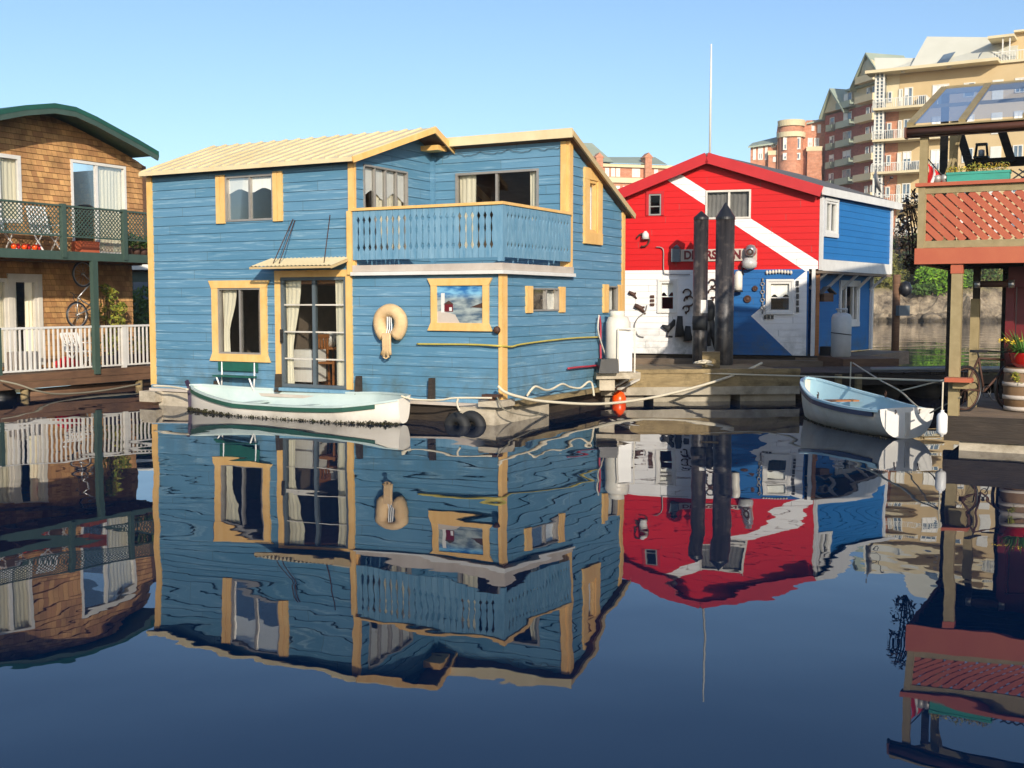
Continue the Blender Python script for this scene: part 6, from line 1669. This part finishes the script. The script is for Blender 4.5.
for i, z in enumerate(lev):
    balcony(ya, YA, Yx(872, -2.2), Yx(926, -1.6), z, 2.2)
    if i > 0 or True:
        win_box(ya, YA, Yx(897.5), Yx(901.5), z+.05, z+2.4); win_box(ya, YA, Yx(903), Yx(911.5), z+.05, z+2.5, bars=1, name='balcony_door')
    win_box(ya, YA, Yx(886.5), Yx(891), z+.9, z+2.2, bars=0)
    win_box(ya, YA, Yx(931), Yx(947.5), z+.0, z+2.5, bars=2, name='balcony_door')
    if i: balcony(ya, YA, Yx(929), Yx(952), z, 1.3)
    win_box(ya, YA, Yx(962), Yx(973.5), z+.7, z+2.4, bars=0)
    t = MB(); t.box(YA, Yx(990.5), Yx(1001.5), -.08, .02, z-.1, z+2.4); t.build('door', 'aptwhite', ya)
    win_box(ya, YA, Yx(1013), Yx(1023), z+.7, z+2.4, bars=1)
    win_box(ya, YA, Yx(1034), Yx(1050), z+.7, z+2.4, bars=1)
# glazed white corner tower on the left of the balconies
t = MB(); xa, xb = Yx(877), Yx(885)
z_ = lev[-1]
while z_ < ze1-.4: t.box(YA, xa, xb, -1.4, -1.3, z_, z_+.1); z_ += .42
for x in (xa, (xa+xb)/2, xb): t.box(YA, x-.1, x+.1, -1.45, -1.25, lev[-1], ze1)
t.build('trellis', 'aptwhite', ya)
t = MB(); t.box(YA, xa, xb, -1.2, .3, lev[-1]-2, ze1-.1); t.build('glazed_stair', 'aptglass', ya)
for i in range(3):
    x = Yx(873+i*24, -2.0); t = MB(); t.box(YA, x-.12, x+.12, -2.1, -1.85, 5.5, lev[-1]-.25); t.build('balcony_column', 'aptcream', ya)
for i, (px, z) in enumerate(((920, lev[0]), (915, lev[2]), (889, lev[1]))):
    t = MB(); x = Yx(px, -1); t.box(YA, x-.4, x+.4, -1.3, -.6, z+.0, z+.85); t.box(YA, x-.4, x+.4, -.72, -.6, z+.85, z+1.2)
    t.build('balcony_armchair', 'darkgrey', None, label=['dark armchair on the topmost balcony of the yellow block', 'dark armchair on the third balcony of the yellow block', 'dark armchair on the second balcony of the yellow block, by the brick strip'][i], cat='armchair')
# wall lamps under the eave
for px in (903, 949):
    x, z = Yp(px, 74, -1.5); t = MB(); t.lathe(YA.P(x, -1.5, ze1-.12), [(.28, 0), (.22, .11)], 12); t.build('soffit_lamp', 'white', ya)

# --- red brick building behind
DQ = 205.0
QA = Fr(at(884, 150, DQ)[0], DQ, -71.8)
qa = thing('brick_apartments', (QA.ox, QA.oy, 6), -71.8, 'red brick apartment block with two pointed gables left of the yellow block', 'apartment block')
def Qp(px, py, y=0): return QA.onY(px, py, y)
def Qx(px, y=0): return Qp(px, 130, y)[0]
zb1 = Qp(870, 84)[1]; fl_h = 3.55
t = MB(); t.box(QA, Qx(825), 3, 0, 25, 6, zb1-3.6, 0); t.box(QA, Qx(845), 3, .3, 25, zb1-3.6, zb1-.2, 1)
t.build('wall', ['brick', 'aptcream'], qa)
for (pa_, pk, pb_, yb0) in ((854, (868.5, 55.5), 884, 81), (823, (832.5, 91), 845, 111)):
    t = MB()
    x0_, z0_ = Qp(pa_, yb0+3, -.6); xk, zk = Qp(*pk, -.6); x1_, z1_ = Qp(pb_, yb0-4, -.6)
    zz = (z0_+z1_)/2
    t.prism([QA.P(x0_, -.6, zz), QA.P(x1_, -.6, zz), QA.P(xk, -.6, zk)], Vector(QA.P(0, 6, 0))-Vector(QA.P(0, 0, 0)), 1)
    for e in (x0_, x1_):
        t.slab([QA.P(xk, -1.3, zk+.5), QA.P(e+(e-xk)*.12, -1.3, zz-.7), QA.P(e+(e-xk)*.12, 7, zz-.7), QA.P(xk, 7, zk+.5)], .4, 0)
    t.build('gable', ['aptroofg', 'aptcream'], qa)
t = MB(); t.box(QA, Qx(846), 3, -.4, 24, zb1-.2, zb1+.2, 0); t.build('roof', 'aptroofg', qa)
xk, zk = Qp(869.5, 71, -.75); t = MB(); t.lathe(QA.P(xk, -.85, zk), [(2.1, 0), (2.1, .2), (.01, .2)], 20, axis=Vector(QA.P(0, -1, 0))-Vector(QA.P(0, 0, 0))); t.build('round_ornament', 'aptcream', qa)
z = Qp(870, 101)[1]
levq = [z+fl_h-.0]+[z-fl_h*i for i in range(0, 7)]
for i, z in enumerate(levq):
    a_, b_ = Qx(861), Qx(879); balcony(qa, QA, a_, b_, z, 1.6, solid=True, slab='aptcream', rail='aptcream', h=.95)
    win_box(qa, QA, Qx(866), Qx(869.5), z, z+2.5, y=-.01, bars=1); win_box(qa, QA, Qx(871.5), Qx(876), z, z+2.5, y=-.01, bars=1)
    if i:
        a_, b_ = Qx(840.5), Qx(854.5); balcony(qa, QA, a_, b_, z, 1.2, solid=True, slab='aptroofg', rail='aptroofg', h=.95)
        win_box(qa, QA, Qx(843.5), Qx(851.5), z, z+2.6, y=-.01, bars=1)
    if i > 1:
        a_, b_ = Qx(829.5), Qx(835); balcony(qa, QA, a_, b_, z, .9, solid=True, slab='aptroofg', rail='aptroofg', h=.95)
        win_box(qa, QA, Qx(830), Qx(834.5), z, z+2.4, y=-.01, bars=0)

# --- rounded brick building farther left
DB = 225.0
XA_ = Fr(at(790, 150, DB)[0], DB, -12)
xa_ = thing('round_brick_apartments', (XA_.ox, XA_.oy, 6), -12, 'orange brick apartment block with a rounded cream topped bay above the red roof', 'apartment block')
def Xp(px, py, y=0): return XA_.onY(px, py, y)
def Xx(px, y=0): return Xp(px, 150, y)[0]
def Xz(py, px=795): return Xp(px, py)[1]
t = MB(); t.box(XA_, Xx(777.5), Xx(806), 0, 14, 6, Xz(122)); t.box(XA_, Xx(806), Xx(832), 1, 14, 6, Xz(120)); t.box(XA_, Xx(750.5), Xx(777.4), 2, 14, 6, Xz(143))
c = XA_.P((Xx(779)+Xx(803))/2, .0, 0); r_ = (Xx(803)-Xx(779))/2
t.lathe((c[0], c[1], 0), [(r_, 6), (r_, Xz(127))], 28)
t.build('wall', 'brick2', xa_)
t = MB(); t.lathe((c[0], c[1], 0), [(r_+.3, Xz(127)), (r_+.4, Xz(121)), (.1, Xz(120.5))], 28, smooth=False); t.lathe((c[0], c[1], 0), [(r_+.45, Xz(138)), (r_+.45, Xz(133)), (r_+.1, Xz(133))], 28, smooth=False)
t.box(XA_, Xx(806), Xx(822), -1.6, 1, Xz(152.5), Xz(148)); t.box(XA_, Xx(768), Xx(778), .6, 2, Xz(154), Xz(149.5)); t.build('cream_band', 'aptcream', xa_)
t = MB(); t.slab([XA_.P(Xx(748), 1, Xz(144.5)), XA_.P(Xx(777.5), 1, Xz(141)), XA_.P(Xx(777.5), 6, Xz(132)), XA_.P(Xx(752), 6, Xz(137.5))], .3); t.build('roof', 'aptroofg', xa_)
t = MB(); t.slab([XA_.P(Xx(803), .4, Xz(123.5)), XA_.P(Xx(832), .4, Xz(118)), XA_.P(Xx(832), 5, Xz(113)), XA_.P(Xx(804), 5, Xz(120))], .3); t.build('roof', 'aptroofg', xa_)
t = MB(); t.box(XA_, Xx(807), Xx(822), -1.5, 1, 6, Xz(152.6)); t.box(XA_, Xx(768.5), Xx(777.6), .7, 2, 6, Xz(154)); t.build('bay', 'brick2', xa_)
for a_, b_, p0_, p1_, y_ in ((783, 790, 150, 137.5, None), (793, 800.5, 149.5, 137.5, None), (793, 800.5, 160, 153, None), (783, 790, 160, 153, None), (811, 814, 131, 125.5, 1), (817, 820.5, 133, 124.5, 1),
                             (807.5, 812.5, 147, 138, 1), (814, 819, 147, 138, 1), (753, 756, 160, 146, 2), (758, 763, 160, 146, 2), (765, 767.5, 160, 146, 2), (771, 776, 147.5, 143.5, 2), (773, 776, 162, 157, .7)):
    ym = (Xx((a_+b_)/2))
    yy = y_
    if y_ is None:
        dx = ym-(Xx(779)+Xx(803))/2; yy = -math.sqrt(max(.1, r_*r_-dx*dx))+.1
    x0_, x1_ = XA_.onY(a_, 150, yy)[0], XA_.onY(b_, 150, yy)[0]; z0_, z1_ = XA_.onY(a_, p0_, yy)[1], XA_.onY(a_, p1_, yy)[1]
    win_box(xa_, XA_, x0_, x1_, z0_, z1_, y=yy, bars=1, fw=.25)
# --- far building between the blue and the red house
DC = 245.0
CA = Fr(at(620, 165, DC)[0], DC, 14)
ca = thing('distant_apartments', (CA.ox, CA.oy, 6), 14, 'hazy pinkish brick block with cream bands seen between the blue and the red houseboats', 'apartment block')
def Cx(px, y=0): return CA.onY(px, 165, y)[0]
def Cz(py, px=625, y=0): return CA.onY(px, py, y)[1]
t = MB(); t.box(CA, Cx(560), Cx(672), 0, 16, 6, Cz(164)); t.build('wall', 'brick2', ca)
t = MB(); t.box(CA, Cx(559), Cx(673), -.6, .0, Cz(167.5), Cz(164.5)); t.box(CA, Cx(559), Cx(673), -.5, .0, Cz(183), Cz(178)); t.build('cream_band', 'aptcream', ca)
t = MB(); t.add([CA.P(Cx(606), -1, Cz(164)), CA.P(Cx(666), -1, Cz(164)), CA.P(Cx(655, 7), 7, Cz(157, 655, 7)), CA.P(Cx(606, 7), 7, Cz(157, 606, 7))], [(0, 1, 2, 3)])
t.add([CA.P(Cx(565), -1, Cz(163)), CA.P(Cx(612), -1, Cz(163)), CA.P(Cx(592, 7), 7, Cz(143, 592, 7)), CA.P(Cx(578, 7), 7, Cz(143, 590, 7))], [(0, 1, 2, 3)]); t.add([CA.P(Cx(612), -1, Cz(163)), CA.P(Cx(612), 15, Cz(163)), CA.P(Cx(592, 7), 7, Cz(143, 592, 7))], [(0, 1, 2)])
t.build('roof', 'aptroofg', ca)
for px in (599.5, 648.5):
    t = MB(); x = Cx(px, -1.1); t.box(CA, x-.75, x+.75, -1.2, 1.5, Cz(183), Cz(157.5, px, -1.1)); t.prism([CA.P(x-1.1, -1.25, Cz(157.7, px, -1)), CA.P(x+1.1, -1.25, Cz(157.7, px, -1)), CA.P(x, -1.25, Cz(152.5, px, -1))], Vector(CA.P(0, 2.6, 0))-Vector(CA.P(0, 0, 0))); t.build('brick_pier', 'brick2', ca)
for px in (607, 613, 618, 634, 638, 656):
    win_box(ca, CA, Cx(px-2), Cx(px+2), Cz(177), Cz(168.5), bars=1, fw=.3)
for px in (613, 618, 625, 632): win_box(ca, CA, Cx(px-2), Cx(px+2), Cz(195), Cz(186), bars=1, fw=.3)

# ================================================================ far shore planting
def bush(px, py, d, r, leafm, label, cat='shrub', name='shrub', nleaf=500, size=.22, sq=(1, 1, .9), lobes=5, group=None, trunk=True):
    c = at(px, py, d); gz_ = hillh(c[0], c[1])
    root = thing(name, (c[0], c[1], gz_), 0, label, cat, group)
    t = MB(); rs_ = random.Random(int(px*13+py))
    for i in range(lobes):
        an = rs_.uniform(0, 2*PI); rr = r*.55*rs_.random()**.5
        t.leaves((c[0]+rr*math.cos(an)*sq[0]*1.2, c[1]+rr*math.sin(an)*.8, c[2]+rs_.uniform(-.4, .45)*r*sq[2]), r*rs_.uniform(.45, .7), nleaf//lobes, size, sq=sq)
    t.build('crown', leafm, root)
    if trunk:
        t = MB()
        for k in range(3): t.tube([(c[0]+.1*k, c[1], gz_-.2), (c[0]+.3*(k-1), c[1]+.1, (gz_+c[2])/2), (c[0]+.7*(k-1)*r*.5, c[1], c[2]+r*.3)], .1, 5, taper=[.14, .1, .04])
        t.build('trunk', 'bark', root)
    return root
bush(941, 281, 129, 2.6, 'leafbright', 'bright green bush at the water edge behind the coral balcony', nleaf=1500, size=.22, lobes=9)
bush(922, 268, 131, 2.4, 'leafdark', 'dark bush just left of the bright green one on the far shore', nleaf=900, lobes=6)
bush(909, 250, 134, 2.2, 'leafbrown', 'tall brown leafless thicket on the slope under the yellow block', nleaf=900, lobes=6, sq=(.8, 1, 1.6), size=.2)
bush(900, 242, 136.5, 1.6, 'leafmid', 'clipped green hedge under the lowest balcony of the yellow block, left part', nleaf=800, sq=(1.6, 1, .6), group='hedge bushes under the yellow block', trunk=False)
bush(914, 243, 136.5, 1.5, 'leafmid', 'clipped green hedge under the lowest balcony of the yellow block, right part', nleaf=800, sq=(1.6, 1, .6), group='hedge bushes under the yellow block', trunk=False)
bush(887, 283, 130.5, 1.8, 'leafolive', 'low olive bush above the rocks beside the painted house corner', nleaf=700, sq=(1.3, 1, .6), trunk=False)
bush(903, 279, 131.5, 1.7, 'leafolive', 'low olive bush in the middle of the slope above the rocks', nleaf=700, sq=(1.3, 1, .7), trunk=False)
bush(962, 278, 129.5, 2.0, 'leafmid', 'mid green bush showing between the two olive posts', nleaf=900, lobes=6)
bush(980, 270, 132, 2.6, 'leafdark', 'dark bush in the gap right of the second olive post', nleaf=900, lobes=6)
bush(930, 255, 136, 2.2, 'leafdark', 'dark bush high on the bank hidden by the coral beam', nleaf=600, lobes=5)
bush(893, 262, 133, 1.9, 'leafolive', 'olive scrub halfway up the bank behind the brown service post', nleaf=900, sq=(1.2, 1, .8), trunk=False)
bush(926, 288, 128.5, 1.4, 'leafmid', 'small green shrub low among the rocks left of the bright green bush', nleaf=600, sq=(1.2, 1, .7), trunk=False)
bush(1000, 285, 131, 2.4, 'leafmid', 'green bush behind the red door post across the water', nleaf=900, lobes=6)
# bank grass as one mass
t = MB(); rs_ = random.Random(11)
for i in range(5200):
    x = rs_.uniform(30, 66); y = rs_.uniform(130, 139); z = hillh(x, y)
    h_ = rs_.uniform(.2, .6); a_ = rs_.uniform(0, 2*PI)
    t.add([(x-.12*math.cos(a_), y-.12*math.sin(a_), z-.1), (x+.12*math.cos(a_), y+.12*math.sin(a_), z-.1), (x+rs_.uniform(-.2, .2), y+rs_.uniform(-.2, .2), z+h_)], [(0, 1, 2)])
t.build('bank_grass', 'leafolive', None, origin=(0, 0, 0), kind='stuff', label='rough olive grass on the bank across the water', cat='grass')
# boulders along the waterline
for i in range(26):
    px = 872+i*6+random.uniform(-2, 2); d = 126.2+random.uniform(0, 1.6); c = at(px, 315, d)
    r_ = random.uniform(.5, 1.3); n_ = 10; vs = []; fs = []
    t = MB(); rs_ = random.Random(i)
    prof = [(.01, -.2), (r_*.9, -.1), (r_*1.05, r_*.3), (r_*.75, r_*.65), (.01, r_*.8)]
    t.lathe((c[0], c[1], 0), prof, 9, smooth=False); t.v = [(v[0]+rs_.uniform(-.2, .2)*r_, v[1]+rs_.uniform(-.2, .2)*r_, v[2]+rs_.uniform(-.12, .12)*r_) for v in t.v]
    t.build('boulder', bpy.data.materials['rocky shore'], None, origin=(c[0], c[1], 0), label='grey brown boulder at the waterline of the far bank', cat='boulder', group='boulders at the waterline of the far bank')
# ================================================================ air between here and the far shore
hz, hnt, hb_ = nmat('evening haze'); hnt.nodes.remove(hb_)
pv_ = hnt.nodes.new('ShaderNodeVolumePrincipled'); pv_.inputs['Color'].default_value = (.97, .985, 1, 1); pv_.inputs['Density'].default_value = .0003; pv_.inputs['Anisotropy'].default_value = .0
hnt.links.new(pv_.outputs[0], hnt.nodes['Material Output'].inputs['Volume'])
t = MB(); t.box(W, -220, 260, -30, 330, -2, 62)
t.build('haze', hz, None, origin=(0, 0, -2), kind='stuff', label='thin evening haze over the harbour', cat='haze')
